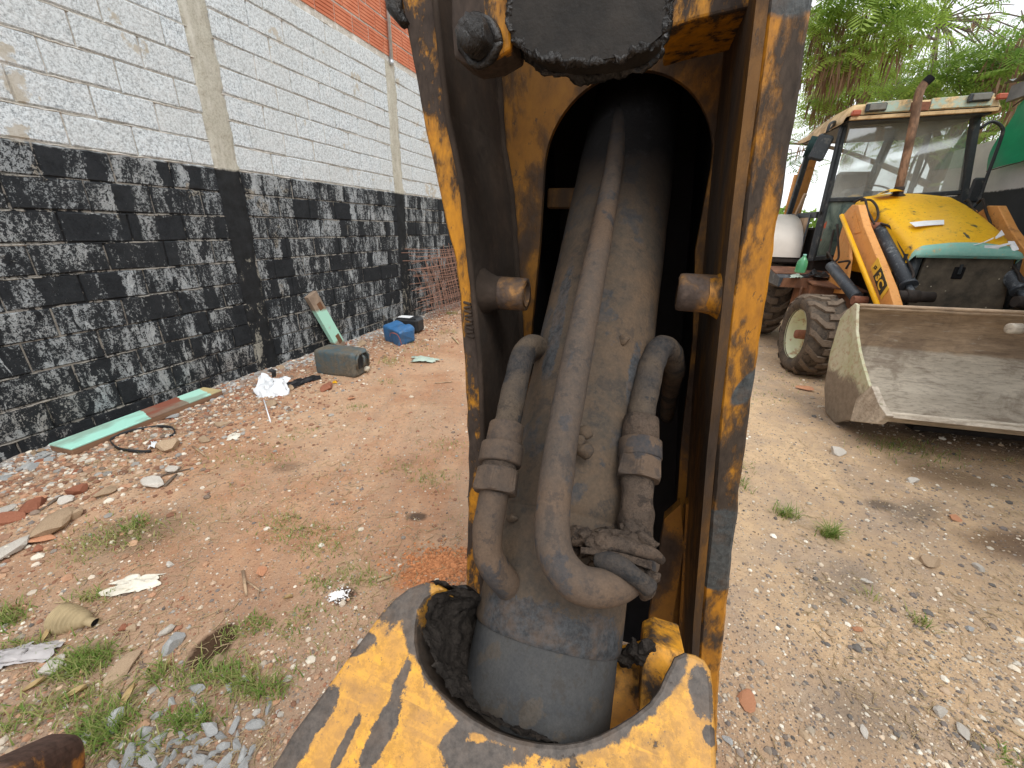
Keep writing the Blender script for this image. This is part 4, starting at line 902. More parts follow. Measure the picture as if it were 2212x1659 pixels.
# lifting arms, rams
def mir(l): return [(-x+.04, y, z) for x, y, z in l]
def lift(fl):
    X = (lambda x: x) if not fl else (lambda x: -x+.04)
    s = 1 if not fl else -1
    b = MB(); fe = [TR.px(*c7(*q), -.635) for q in ((655, 112), (692, 112), (728, 245), (805, 430), (884, 630), (918, 745))]
    pl = [(.99, 1.69)]+[(p.y, p.z) for p in fe]+[(-.80, .62), (-.95, .40), (-.85, .33), (-.60, .53), (-.28, .84), (.10, 1.09), (.55, 1.385)]
    b.prism([(X(-.635), y, z) for y, z in pl], (s*.075, 0, 0)); o = b.build('loader_arm', M['joran'], tr_, bevel=.008)
    b = MB(); b.prism([(X(-.642), y, z) for y, z in ((.88, 1.75), (.74, 1.72), (.48, 1.50), (.60, 1.48), (.80, 1.60))], (s*.005, 0, 0)); b.build('patch_plate', M['joran'], o)
    b = MB(); b.tube([(X(-.70), .86, 1.675), (X(-.70), -.45, .80)], .022, 12); b.build('lock_rod', M['jrod'], tr_)
    b = MB(); b.tube([(X(-.41), .60, 1.535), (X(-.405), -.17, 1.035)], .061, 20); b.tube([(X(-.405), -.155, 1.045), (X(-.405), -.175, 1.03)], .069, 20); b.tube([(X(-.405), -.17, 1.03), (X(-.405), -.27, .965)], .028, 12); o = b.build('tilt_ram', M['cyl_gray'], tr_)
    b = MB(); b.tube([(X(-.52), .62, 1.56), (X(-.32), .62, 1.56)], .045, 16); b.build('ram_pin', M['hub'], o)
    b = MB(); b.tube([(X(-.56), -.33, .955), (X(-.28), -.33, .955)], .048, 16); b.tube([(X(-.50), -.33, .955), (X(-.40), -.33, .955)], .058, 16); b.build('rod_eye', M['chassis'], o)
    b = MB(); b.tube([(X(-.76), .62, 1.14), (X(-.73), -.04, .88)], .055, 18); o = b.build('lift_ram', M['cyl_gray'], tr_)
    b = MB(); b.tube([(X(-.78), -.08, .86), (X(-.66), -.08, .86)], .045, 12); b.build('ram_pin', M['hub'], o)
    b = MB(); b.box((X(-.50), 1.02, 1.25), (.14, .14, 1.0), bev=.015); b.prism([(X(-.60), .62, 1.22), (X(-.60), .50, .85), (X(-.60), 1.0, .8), (X(-.60), .86, 1.50)], (s*.03, 0, 0)); b.build('loader_tower', M['joran'], tr_)
    # hoses
    H = [[(X(-.47), 1.05, 1.84), (X(-.43), .93, 1.84), (X(-.41), .80, 1.76), (X(-.43), .68, 1.66), (X(-.47), .62, 1.60)],
         [(X(-.56), 1.0, 1.82), (X(-.52), .88, 1.85), (X(-.51), .76, 1.73), (X(-.50), .66, 1.65), (X(-.49), .58, 1.58)],
         [(X(-.44), .56, 1.59), (X(-.39), .46, 1.55), (X(-.385), .2, 1.38), (X(-.385), -.08, 1.19), (X(-.385), -.15, 1.12), (X(-.41), -.17, 1.09)],
         [(X(-.76), .60, 1.19), (X(-.80), .70, 1.28), (X(-.74), .8, 1.22), (X(-.70), .92, 1.35), (X(-.68), 1.0, 1.52)],
         [(X(-.72), .70, 1.17), (X(-.66), .74, 1.22), (X(-.68), .80, 1.38), (X(-.68), .95, 1.58)],
         [(X(-.66), .5, 1.12), (X(-.64), .52, 1.2), (X(-.70), .62, 1.18)]]
    for h in H:
        b = MB(); b.tube(curve_pts(h, 7), .0115, 8); b.build('hydraulic_hose', M['chassis'], tr_)
lift(False); lift(True)
# bonnet
secs = [(-.075, 1.335, 1.315, .40), (-.07, 1.385, 1.31, .405), (.0, 1.43, 1.24, .41), (.25, 1.57, 1.10, .42), (.55, 1.71, 1.08, .43), (.85, 1.83, 1.08, .44), (1.10, 1.91, 1.08, .45), (1.28, 1.935, 1.08, .45)]
rows = []
for y, zt, zl, w_ in secs:
    cx = .025; r = min(.11, (zt-zl)*.8); tilt = .015
    sec = [(cx-w_-.005, zl)]+[(cx-w_+r-r*math.cos(t), zt-.028-r+r*math.sin(t)) for t in [math.pi/2*k/5 for k in range(6)]]+[(cx-w_*.35, zt-.006), (cx, zt), (cx+w_*.35, zt-.006)]+[(cx+w_-r+r*math.sin(t), zt-.028-r+r*math.cos(t)) for t in [math.pi/2*k/5 for k in range(6)]]+[(cx+w_+.005, zl)]
    rows.append([(x, y, z+tilt*x) for x, z in sec])
b = MB(); b.grid(rows[2:]); b.build('bonnet', M['jyel'], tr_, recalc=False)
b = MB(); b.grid(rows[:3]); b.add(rows[0], [tuple(range(len(rows[0])))]); b.build('bonnet_lip', M['teal'], tr_)
b = MB()
for cx, cy, wx, wy in ((-.30, 1.0, .10, .07),):
    rr2 = [[(-.33+.22*i/6, .95+.18*j/4, 1.90+.045*math.sin(math.pi*i/6)*math.sin(math.pi*(j+.5)/5)+.006*i) for i in range(7)] for j in range(5)]
    b.grid(rr2)
b.build('bonnet_flap', M['jyel'], tr_)
def ontop(x, y):                                          # height of the bonnet
    for (y0, a, _, _), (y1, c, _, _) in zip(secs, secs[1:]):
        if y0 <= y <= y1: return a+(c-a)*(y-y0)/(y1-y0)+.015*x
    return 1.9
def tape(px):
    P = [TR.py(*c7(*q), .0) for q in px]; out = []
    for q in px:                                          # drop every corner onto the bonnet surface
        r = ray(*c7(*q)); best = None
        for i in range(400):
            t = (2.2+i*.015)/r.length*1.0; p = TR.loc(CAM+r*t)
            if -.07 <= p.y <= 1.28 and p.z < ontop(p.x, p.y)+.006: best = p; break
        if best: out.append(best+V((0, -.004, .006)))
    return out
for t_ in ([(1010, 228), (1100, 218), (1224, 212), (1224, 240), (1130, 246), (1045, 254)], [(1475, 372), (1560, 370), (1640, 352), (1642, 362), (1570, 382), (1562, 396), (1476, 392)], [(1620, 345), (1660, 345), (1690, 395), (1650, 408)],
           [(1405, 368), (1470, 350), (1470, 354), (1420, 368)], [(1470, 350), (1530, 322), (1532, 327), (1472, 356)], [(1560, 300), (1580, 275), (1600, 305), (1545, 330), (1540, 320)]):
    o_ = tape(t_)
    if len(o_) > 2: b = MB(); b.prism(o_, (0, 0, .003)); b.build('white_tape', M['tape'], tr_)
hp = lambda q: (lambda p: TR.w(p.x, p.y, p.z))(tape([q])[0])
try: paint_stains(M['jyel'], (.05, .045, .04), [(hp(q), TR.v, rx, ry, .06) for q, rx, ry in (((968, 152), .085, .030), ((868, 122), .05, .018), ((1455, 242), .075, .018), ((1430, 236), .03, .03), ((1370, 300), .012, .05))]+[(TR.w(-.30, 1.0, 1.94), TR.v, .05, .04, .08)], sc=16, amp=1.5)
except IndexError: pass
# radiator panel
b = MB(); b.prism([(-.26, -.02, 1.295), (.41, -.02, 1.31), (.50, -.02, .78), (-.20, -.02, .70), (-.27, -.02, .75)], (0, .04, 0)); g_ = b.build('radiator_panel', M['grill'], tr_, bevel=.01)
b = MB(); b.box((.03, -.022, 1.155), (.085, .02, .11), bev=.006); b.build('latch_recess', M['soot'], g_)
b = MB(); b.box((.028, -.035, 1.19), (.022, .02, .09), bev=.004); b.build('latch', M['post'], g_)
b = MB(); b.tube([(-.325, .0, 1.30), (-.33, .0, .75)], .042, 14); b.prism([(-.40, .03, 1.31), (-.37, .03, .75), (-.20, .05, .75), (-.20, .05, 1.31)], (0, .04, 0)); b.build('corner_post', M['post'], tr_)
b = MB(); b.tube([(.455, .0, 1.29), (.53, .0, .85)], .022, 10); b.prism([(.44, .04, 1.31), (.50, .04, .75), (.40, .05, .75), (.36, .05, 1.31)], (0, .04, 0)); b.build('corner_post', M['post'], tr_)
b = MB(); b.box((.03, .65, 1.0), (.70, 1.2, .62), bev=.02); b.build('engine_cover', M['chassis'], tr_)
# exhaust
b = MB(); P = curve_pts([(-.100, 1.12, 1.86), (-.125, 1.12, 2.2), (-.165, 1.12, 2.6), (-.200, 1.12, 2.86), (-.190, 1.12, 2.955), (-.155, 1.11, 3.01)], 6); b.tube(P, .040, 18, cap=False); b.tube(P, .034, 18, cap=False); ex = b.build('exhaust_pipe', M['exh'], tr_)
b = MB(); b.tube([P[-5], P[-3], P[-1]+V((.01, 0, .012))], .0425, 18, cap=False); b.tube([P[-3], P[-1]], .030, 14); b.build('sooty_mouth', M['soot'], ex)
b = MB(); b.tube([(-.098, 1.12, 1.84), (-.104, 1.12, 1.99)], .047, 16); b.lathe([(.085, 0), (.075, .03), (.05, .05)], (-.098, 1.12, 1.87), (0, 0, 1), 16); b.build('exhaust_collar', M['chassis'], ex)
# cab
YC = 1.45
def beam(P0, P1, a=.05, c=.05, mat='post', nm='cab_post', par=None):
    P0, P1 = V(P0), V(P1); d = (P1-P0); L = d.length; R = d.to_track_quat('Z', 'Y').to_matrix(); b = MB(); b.box((P0+P1)/2, (a, c, L), R, bev=.008); return b.build(nm, M[mat], par or tr_)
TL, TRr, BLo, BR = V((-.665, YC, 2.70)), V((.52, YC, 2.75)), V((-.665, YC, 1.87)), V((.71, YC, 1.96))
beam((-.70, YC, 2.72), (-.665, YC-.03, 1.14), .07, .07); beam((.55, YC, 2.76), (.745, YC, 1.75), .075, .07)
beam(TL+V((0, 0, .02)), TRr+V((0, 0, .02)), .05, .07); beam(BLo, V((-.30, YC, 1.885)), .05, .05); beam((-.32, YC, 1.885), BR, .05, .05)
beam((-.66, YC-.02, 1.17), (-.28, YC-.02, 1.21), .05, .06, nm='cab_sill'); beam((-.30, YC, 1.88), (-.28, YC, 1.2), .04, .04)
beam((-.71, 2.30, 2.72), (-.71, 2.52, 1.70), .065, .065); beam((.66, 2.4, 2.78), (.72, 2.5, 1.7), .065, .065); beam((-.71, 1.5, 2.71), (-.71, 2.34, 2.74), .05, .05)
beam((-.71, 1.46, 1.70), (-.71, 2.5, 1.70), .05, .075, nm='door_rail'); beam((-.70, 2.50, 1.7), (-.72, 2.20, 1.12), .05, .05); beam((-.70, 1.50, 1.14), (-.72, 2.2, 1.16), .05, .05)
b = MB(); b.add([TL+V((.035, 0, -.02)), TRr+V((-.035, 0, -.02)), BR+V((-.035, 0, .02)), BLo+V((.035, 0, .02))], [(0, 1, 2, 3)]); o = b.build('windscreen', M['glass'], tr_); k_ = o.modifiers.new('s', 'SOLIDIFY'); k_.thickness = .005
b = MB(); b.add([(-.63, YC+.005, 1.86), (-.31, YC+.005, 1.87), (-.30, YC+.005, 1.22), (-.63, YC+.005, 1.19)], [(0, 1, 2, 3)]); o = b.build('lower_window', M['mudglass'], tr_); k_ = o.modifiers.new('s', 'SOLIDIFY'); k_.thickness = .005
b = MB()
for z, f_ in ((1.58, 1), (1.40, -1)): b.prism([(-.60, YC-.008, z+.045*f_), (-.60, YC-.008, z-.045*f_), (-.645, YC-.008, z-.01)] if f_ > 0 else [(-.655, YC-.008, z+.045), (-.655, YC-.008, z-.045), (-.60, YC-.008, z)], (0, .004, 0))
b.build('red_reflector', M['redlens'], tr_)
b = MB(); b.prism([(-.66, YC-.006, 1.63), (-.605, YC-.006, 1.63), (-.615, YC-.006, 1.32), (-.665, YC-.006, 1.32)], (0, .003, 0)); b.build('reflector_backing', M['lens'], tr_)
# side hand rail on the left and big mirror frame on the right
for P in ([(-.715, 1.43, 2.66), (-.735, 1.40, 2.60), (-.735, 1.38, 2.2), (-.73, 1.36, 1.80), (-.72, 1.38, 1.72), (-.70, 1.42, 1.74)], [(-.74, 1.7, 2.68), (-.80, 1.45, 2.71), (-.87, 1.38, 2.68), (-.88, 1.38, 2.60)],
          [(.62, YC-.02, 2.60), (.70, YC-.04, 2.66), (.80, YC-.05, 2.60), (.83, YC-.05, 2.50), (.84, YC-.05, 2.10), (.85, YC-.05, 1.86), (.78, YC-.05, 1.76), (.70, YC-.04, 1.74), (.64, YC-.03, 1.80)]):
    b = MB(); b.tube(curve_pts(P, 6), .016, 10); b.build('grab_rail', M['post'], tr_)
b = MB(); b.box((-.895, 1.40, 2.44), (.17, .05, .28), Matrix.Rotation(.25, 3, 'Y'), bev=.025); b.build('side_mirror', M['post'], tr_)
b = MB(); b.box((.80, YC-.03, 1.98), (.13, .04, .26), bev=.02); b.build('side_mirror', M['post'], tr_)
rc = random.Random(5)
b = MB()
for k in range(16):
    x = -.98+.012*k; b.tube([(x+.03, 1.6, 2.60-.002*k), (x, 1.58, 2.5), (x-.03+rc.uniform(-.01, .01), 1.57, 2.34+rc.uniform(-.02, .04))], .009, 5)
tag(b.build('frayed_cloth', M['darkcloth'], tr_), kind='stuff')
# roof
b = MB(); rows = []
for y, dz, ins in ((1.22, .02, 0), (1.24, .10, .01), (1.34, .145, .03), (1.9, .155, .05), (2.45, .11, .04), (2.62, .02, .0), (2.60, -.05, .02)):
    row = []
    for x in (-.80, -.78, -.72, -.60, -.3, 0, .3, .48, .58, .62, .63):
        e = 1 if x in (-.80, .63) else 0; z = 2.71+.035*(x+.7)/1.3
        row.append((x+(ins if x < 0 else -ins), y, z+(dz if -.75 < x < .6 else dz*.35 if not e else -.04 if dz > .03 else min(dz, -.03))))
    rows.append(row)
b.grid(rows); rf = b.build('roof', M['tanroof'], tr_, recalc=False)
b = MB(); b.box((-.08, 1.9, 2.70), (1.3, 1.3, .03), Matrix.Rotation(-.03, 3, 'Y')); b.build('roof_lining', M['post'], tr_)
for x0, x1 in ((-.62, -.20), (-.02, .52)):
    b = MB(); z0 = 2.745+.027*(x0+.6); z1 = 2.745+.027*(x1+.6); b.prism([(x0, 1.205, z0-.005), (x1, 1.205, z1-.005), (x1, 1.215, z1+.105), (x0, 1.215, z0+.10)], (0, .03, 0)); b.build('roof_front_panel', M['roofteal'], tr_, bevel=.006)
b = MB(); b.prism([(-.74, 1.21, 2.68), (.60, 1.21, 2.72), (.60, 1.21, 2.755), (-.74, 1.21, 2.715)], (0, .04, 0)); b.build('roof_front_rail', M['tanroof'], tr_, bevel=.004)
b = MB(); b.box((-.11, 1.222, 2.79), (.17, .02, .08)); b.build('broken_opening', M['hub'], tr_)
for x, z in ((-.53, 2.79), (.385, 2.845)):
    b = MB(); b.box((x, 1.195, z), (.20, .03, .082), Matrix.Rotation(-.04, 3, 'Y'), bev=.01); o = b.build('work_light', M['post'], tr_)
    b = MB(); b.box((x+.01, 1.178, z+.002), (.155, .012, .060), Matrix.Rotation(-.04, 3, 'Y'), bev=.006); b.build('lens', M['lens'], o)
for x, z in ((-.705, 2.745), (.575, 2.845)):
    b = MB(); b.box((x, 1.20, z), (.085, .05, .055), bev=.01); b.build('marker_light', M['redlens'], tr_)
# inside the cab
b = MB(); b.lathe([(.17, 0), (.185, .012), (.17, .024), (.155, .012), (.17, 0)], (-.02, 1.78, 1.98), (0, -.5, .85), 28); b.tube([(-.02, 1.78, 1.99), (-.02, 1.70, 1.7)], .03, 10); b.tube([(-.17, 1.76, 1.99), (.13, 1.80, 1.99)], .01, 8); b.build('steering_wheel', M['post'], tr_)
b = MB(); b.box((-.30, 1.62, 1.93), (.30, .25, .16), bev=.05); b.box((-.05, 1.6, 1.84), (.8, .25, .12), bev=.03); b.build('dashboard', M['cyl_gray'], tr_)
b = MB(); b.box((.0, 2.25, 1.75), (.5, .5, .12), bev=.04); b.box((.0, 2.5, 2.05), (.46, .1, .5), bev=.04); b.build('seat', M['post'], tr_)
beam((.28, 2.5, 2.7), (.15, 2.5, 1.7), .14, .06, 'cyl_gray', 'rear_pillar')
b = MB(); b.tube(curve_pts([(.33, 1.9, 1.9), (.34, 1.9, 2.35), (.38, 1.9, 2.45), (.46, 1.9, 2.43), (.47, 1.9, 2.3), (.44, 1.9, 2.05)], 6), .014, 8); b.build('control_lever', M['post'], tr_)
b = MB(); b.box((.02, 2.0, 1.1), (1.3, 1.0, .9), bev=.03); b.build('cab_floor', M['chassis'], tr_)
# door side, plywood, fender, boxes, tank
b = MB(); b.box((-.725, 1.86, 1.40), (.02, .42, .56), bev=.004); b.build('plywood_panel', M['ply'], tr_)
b = MB(); b.box((-.74, 2.12, 1.42), (.02, .10, .60), Matrix.Rotation(.12, 3, 'X'), bev=.004); b.box((-.74, 1.63, 1.42), (.015, .03, .58), bev=.003); b.build('panel_frame', M['cyl_gray'], tr_)
rows = []
for x in (-1.17, -1.15, -1.08, -.9, -.76, -.74):
    e = x in (-1.17, -.74); row = []
    for k in range(15):
        t = math.pi*k/14; ry, rz = (.74, .56) if not e else (.70, .50)
        row.append((x, 2.30-ry*math.cos(t)**1 if True else 0, 1.17+rz*(math.sin(t)**.75)+(0 if not e else -.01)))
    rows.append(row)
b = MB(); b.grid(rows); b.add([rows[0][k] for k in range(15)], [tuple(range(15))]); b.build('rear_fender', M['fender'], tr_, recalc=False)
b = MB(); b.box((-.95, 2.3, 1.13), (.42, 1.46, .08), bev=.02); b.build('fender_edge', M['chassis'], tr_)
b = MB(); b.prism([(-1.12, 1.0, .84), (-1.12, 1.0, .955), (-1.12, 1.50, 1.04), (-1.12, 1.50, .86)], (.36, 0, 0)); o = b.build('battery_box', M['galvbox'] if 'galvbox' in M else M['cyl_gray'], tr_, bevel=.004)
b = MB(); b.prism([(-1.13, 1.16, .985), (-1.13, 1.5, 1.045), (-1.13, 1.5, 1.055), (-1.13, 1.16, .995)], (.36, 0, 0)); b.build('box_lid', M['brownrust'], o)
b = MB(); b.prism([(-1.10, .985, .84), (-1.08, .985, .95), (-.76, .985, .965), (-.76, .985, .84)], (0, .012, 0)); b.build('box_front', M['brownrust'], o)
b = MB(); b.prism([(-.82, .80, .915), (-.82, 1.5, 1.02), (-.40, 1.5, 1.02), (-.36, .55, .885), (-.60, .60, .895)], (0, 0, -.015)); b.prism([(-.80, .86, .89), (-.36, .62, .87), (-.36, .66, .38), (-.80, .90, .36)], (0, .5, 0)); b.build('side_tank', M['brownrust'], tr_)
b = MB(); b.tube([(-.86, .98, .86), (-.86, .98, .30)], .014, 8); b.box((-.86, .98, .30), (.22, .12, .02)); b.build('step', M['brownrust'], tr_)
# folded digging boom seen behind the cab
b = MB(); b.prism([(-.58, 2.95, 1.2), (-.58, 3.25, 1.3), (-.58, 2.95, 2.45), (-.58, 2.75, 2.5), (-.58, 2.8, 2.1)], (.14, 0, 0)); b.tube([(-.64, 2.86, 1.5), (-.64, 2.80, 2.3)], .04, 10); b.build('rear_boom', M['joran'], tr_)
# decals on the loader arm
def glyph(txt, size, shear=0.0):
    cu = bpy.data.curves.new('t', 'FONT'); cu.body = txt; cu.size = size; cu.extrude = .0012; cu.align_x = 'CENTER'; cu.align_y = 'CENTER'; cu.shear = shear; cu.offset = size*.025
    o = bpy.data.objects.new('t', cu); COL.objects.link(o); bpy.context.view_layer.update()
    me = bpy.data.meshes.new_from_object(o.evaluated_get(bpy.context.evaluated_depsgraph_get())); bpy.data.objects.remove(o); return me
XD = -.640
def AX(px, py, x=XD): return TR.px(*px_(px, py), x)
def px_(x, y): return (x/8.7308+3230)/1.73598, (y/8.7308+940)/1.73598
def quad(name, pts, mat, off=0.0):
    P = [AX(*q)+V((-off, 0, 0)) for q in pts]; b = MB(); b.prism(P, (.004, 0, 0)); return b.build(name, M[mat], tr_)
quad('arm_decal', [(540, 215), (300, 560), (400, 830), (625, 1480), (645, 1600), (905, 1230), (855, 1130), (650, 530)], 'yeldecal', 0)
quad('arm_decal', [(650, 530), (395, 835), (610, 1480), (855, 1130)], 'blackdecal', .0025)
o1, o2 = AX(440, 870), AX(735, 1310)
def put(me, name, mat, c0, c1, upr, off, wide):
    # c0, c1 ends of the base line; upr a point on the side of the tops
    A0, B0, U0 = AX(*c0), AX(*c1), AX(*upr); mid_ = (A0+B0)/2; X = (B0-A0); L = X.length; X.normalize(); U = (U0-mid_); hgt = (U-X*U.dot(X)).length; Y = (U-X*U.dot(X)).normalized(); Z = X.cross(Y)
    me.materials.clear(); me.materials.append(M[mat]); xs = [v.co.x for v in me.vertices]; ys = [v.co.y for v in me.vertices]; w0 = max(xs)-min(xs); h0 = max(ys)-min(ys); cx = (max(xs)+min(xs))/2; cy = min(ys)
    for v in me.vertices:
        p = mid_+X*((v.co.x-cx)/w0*L)+Y*((v.co.y-cy)/h0*hgt)+V((-off-v.co.z*1.0, 0, 0)); v.co = p
    return link(name, me, tr_)
put(glyph('3C', .1), 'lettering', 'yeldecal', (475, 880), (600, 1320), (725, 960), .0062, 1)
put(glyph('JCB', .05, .2), 'lettering', 'blackdecal', (395, 575), (455, 670), (520, 520), .0048, 1)

# loose things lying on the machine
def tw(x, y, z): return TR.w(x, y, z)
bt = empty('green_bottle', tw(*TR.px(*c7(328, 535), -1.0)), 0, 'green plastic bottle standing on the battery box of the backhoe', 'bottle')
m = Mt('green_plastic', .15, 0, .5); m.col((.14, .52, .26)); m.b.inputs['Transmission Weight'].default_value = .35; m.b.inputs['Alpha'].default_value = .85; M['greenpl'] = m.m
b = MB(); b.lathe([(.001, 0), (.05, 0), (.056, .015), (.057, .09), (.052, .13), (.030, .165), (.017, .182), (.016, .20)], (0, 0, 0), (.05, 0, 1), 20); b.build('bottle_body', M['greenpl'], bt)
b = MB(); b.lathe([(.018, .196), (.018, .212), (.001, .213)], (0, 0, 0), (.05, 0, 1), 14); b.build('cap', M['teal'], bt)
def rag(name, label, cat, mat, c, sx, sy, sz, seed, n=14, base=None):
    e = empty(name, c, random.uniform(0, 3), label, cat); rows = []
    for i in range(n+1):
        row = []
        for j in range(n+1):
            u, v_ = i/n*2-1, j/n*2-1; q = mn.noise_vector((u*2.2+seed, v_*2.2, seed)); q2 = mn.noise_vector((u*6+seed, v_*6, 3))
            r_ = 1+.35*mn.noise((math.atan2(v_, u)*1.2+seed, 0, 0))
            row.append((u*sx*r_+q.x*sx*.45, v_*sy*r_+q.y*sy*.45, sz*(.5+1.4*abs(q.z)+.45*abs(q2.x))*max(.12, 1-.6*(u*u+v_*v_)**.5)))
        rows.append(row)
    b = MB(); b.grid(rows); b.build('sheet', M[mat], e, recalc=False); return e
M['plastic_white'] = plain('thin_white_plastic', (.74, .77, .80), .08, 20, .35, 0, .2)
M['plastic_green'] = plain('thin_greenish_plastic', (.45, .55, .47), .15, 20, .4, 0, .2)
M['black_bag'] = plain('black_plastic', (.02, .02, .022), .3, 20, .35, 0, .3)
M['paper'] = plain('torn_grimy_paper', (.70, .66, .56), .18, 18, .9, 0, .6, .01)
rag('plastic_bag', 'pale green plastic sheet crumpled beside the bottle on the backhoe', 'plastic sheet', 'plastic_green', tw(-.93, 1.03, .955), .14, .06, .05, 2)
rag('black_rag', 'crumpled black plastic lying on the side tank of the backhoe', 'rag', 'black_bag', tw(-.70, 1.05, .965), .13, .12, .09, 5)
pk = empty('wooden_stick', tw(-.735, 2.05, 1.76), -TR.a, 'short wooden stick leaning in the open cab side of the backhoe', 'stick'); b = MB(); b.box((0, .02, .09), (.03, .05, .30), Matrix.Rotation(.55, 3, 'X')); b.build('wood', M['ply'], pk)
pi_ = empty('steel_pipe', tw(-.25, -1.15, .852), -TR.a, 'dull steel pipe lying across the inside of the front bucket', 'pipe'); b = MB()
b.lathe([(.001, .0), (.030, .0), (.038, .004), (.040, .03), (.040, .08), (.030, .085), (.030, .9)], (0, 0, 0), (.985, .17, .015), 18); b.build('tube', M['bucket'], pi_)
# timber and steel scrap in the shade below the bucket
sc_ = empty('steel_channel', tw(.1, -.95, .0), -TR.a, 'dark steel channel lying on the ground under the loader bucket', 'steel scrap'); b = MB(); b.box((.2, -.22, .03), (1.9, .14, .04), Matrix.Rotation(.03, 3, 'Z'), bev=.005); b.build('channel', M['chassis'], sc_)
# ------------------------------------------------------------------ tree, far trees
rt_ = random.Random(11)
tb = V((9.9, 10.6, 0))
tree = empty('feathery_tree', tb, 0, 'tall feathery leaved tree with brown hanging pods behind the backhoe cab', 'tree')
b = MB()
def limb(P, r0, r1, jit=.05): 
    Q = curve_pts(P, 6); b.tube(Q, [r0+(r1-r0)*i/(len(Q)-1) for i in range(len(Q))], 9); b.v[-9*len(Q):]
limbs = [[(0, 0, -.1), (.05, 0, 1.2), (-.1, .1, 2.4), (-.25, 0, 3.4)]]
limb(limbs[0], .19, .12)
tips = []
for k in range(15):
    a = rt_.uniform(0, 2*math.pi) if k > 6 else math.pi*(.75+.13*k); L = rt_.uniform(2.6, 4.8); z0 = rt_.uniform(2.4, 3.4); e = rt_.uniform(.9, 3.2)
    P = [(-.2, 0, z0), (-.2+math.cos(a)*L*.3, math.sin(a)*L*.3, z0+e*.55), (math.cos(a+.1)*L*.65, math.sin(a+.1)*L*.65, z0+e*.95), (math.cos(a+.2)*L, math.sin(a+.2)*L, z0+e)]
    limb(P, .075, .018); tips.append(P)
    for j in range(4):
        q = V(P[1]).lerp(V(P[3]), rt_.uniform(.1, 1)); d = V((rt_.uniform(-1, 1), rt_.uniform(-1, 1), rt_.uniform(-.3, .6)))
        limb([q, q+d*.5, q+d*1.1+V((0, 0, -.1))], .022, .006); tips.append([q, q+d*.5, q+d*.8, q+d*1.1])
b.build('trunk', M['bark'], tree)
lv = MB(); lv.att['tint'] = []
def frond(mb, o, d, L, droop, tint):
    d = d.normalized(); side = d.cross(V((0, 0, 1)));
    if side.length < .1: side = V((1, 0, 0))
    side.normalize(); n = 8; P = [o]
    for i in range(n):
        d = (d+V((0, 0, -droop/n))).normalized(); P.append(P[-1]+d*L/n)
    for i in range(1, n+1):
        pl = L*.36*math.sin(math.pi*(i+.8)/(n+2.2)); wv = L*.040
        for s in (-1, 1):
            t = (side*s+d*.35+V((0, 0, -.25))).normalized(); q = P[i]; e = (P[i]-P[i-1]).normalized()*wv
            mb.add([q-e*.3, q+t*pl*.5-e, q+t*pl, q+t*pl*.5+e], [(0, 1, 2, 3)]); mb.att['tint'] += [tint]*4
    mb.add([P[0]-side*.004, P[0]+side*.004, P[-1]+side*.002, P[-1]-side*.002], [(0, 1, 2, 3)]); mb.att['tint'] += [tint]*4
pods = MB(); pods.att['tint'] = []
def spray(c, n, L, tint):
    for k in range(n):
        a = rt_.uniform(0, 2*math.pi); d = V((math.cos(a), math.sin(a), rt_.uniform(-.35, .7)))
        frond(lv, c+d*rt_.uniform(0, .12), d, L*rt_.uniform(.7, 1.25), rt_.uniform(.5, 1.3), max(0, min(1, tint+rt_.uniform(-.18, .18))))
centres = []
for P in tips:
    for j in range(9):
        t = rt_.uniform(.25, 1.02); q = V(P[0]).lerp(V(P[-1]), t) if len(P) < 4 else V(P[1]).lerp(V(P[-1]), t)
        centres.append(q+V((rt_.gauss(0, .35), rt_.gauss(0, .35), rt_.gauss(0, .3))))
# the canopy reaches over the yard towards the camera
for px, py, dst, r in ((1775, 40, 8.0, .35), (1800, 110, 8.4, .6), (1850, 60, 8.2, .7), (1900, 140, 8.8, .6), (1960, 60, 8.6, .7), (1800, 215, 9.5, .35), (1745, 235, 9.8, .15), (1840, 190, 9.6, .45), (2030, 110, 9.0, .6), (2100, 50, 8.6, .8), (2160, 130, 9.2, .6),
                       (2200, 40, 8.6, .7), (1920, 10, 8.0, .8), (2040, 180, 9.6, .45), (1960, 200, 10, .4), (2140, 190, 10, .4), (1750, 150, 9.0, .12), (2210, 200, 10, .4), (2090, 400, 12, .35), (1820, 0, 8, .7), (1770, 0, 8, .4), (2000, 0, 8, .7), (2090, 150, 9.3, .5), (1885, 230, 11, .5), (1950, 300, 12.5, .6), (2050, 290, 12.5, .7)):
    c = RD(px, py, dst)-tb
    for k in range(int((24 if px > 1800 else 12)*r)+2): centres.append(c+V((rt_.gauss(0, r*.55), rt_.gauss(0, r*.6), rt_.gauss(0, r*.38))))
    if rt_.random() < .8:
        q = min((V(p) for P in tips for p in P[1:]), key=lambda p: (p-c).length); bb = MB()
for c in centres:
    if mn.noise(c*.9) < -.08: continue
    spray(c, rt_.randint(4, 7), rt_.uniform(.26, .42), .42+.9*mn.noise(c*.7+V((3, 1, 7))))
    if mn.noise(c*.8+V((9, 2, 4))) > .04:
        for k in range(rt_.randint(6, 14)):
            o = c+V((rt_.gauss(0, .09), rt_.gauss(0, .09), -.05)); L = rt_.uniform(.18, .42); s = V((math.cos(k*1.7), math.sin(k*1.7), 0))*.014; e = o+V((rt_.uniform(-.05, .05), rt_.uniform(-.05, .05), -L)); t = rt_.random()
            pods.add([o-s*.3, o.lerp(e, .4)-s, e, o.lerp(e, .4)+s], [(0, 1, 2, 3)]); pods.att['tint'] += [t]*4
tag(lv.build('crown', M['leaf'], tree, recalc=False), kind='stuff'); tag(pods.build('seed_pods', M['pod'], tree, recalc=False), kind='stuff')
b = MB()
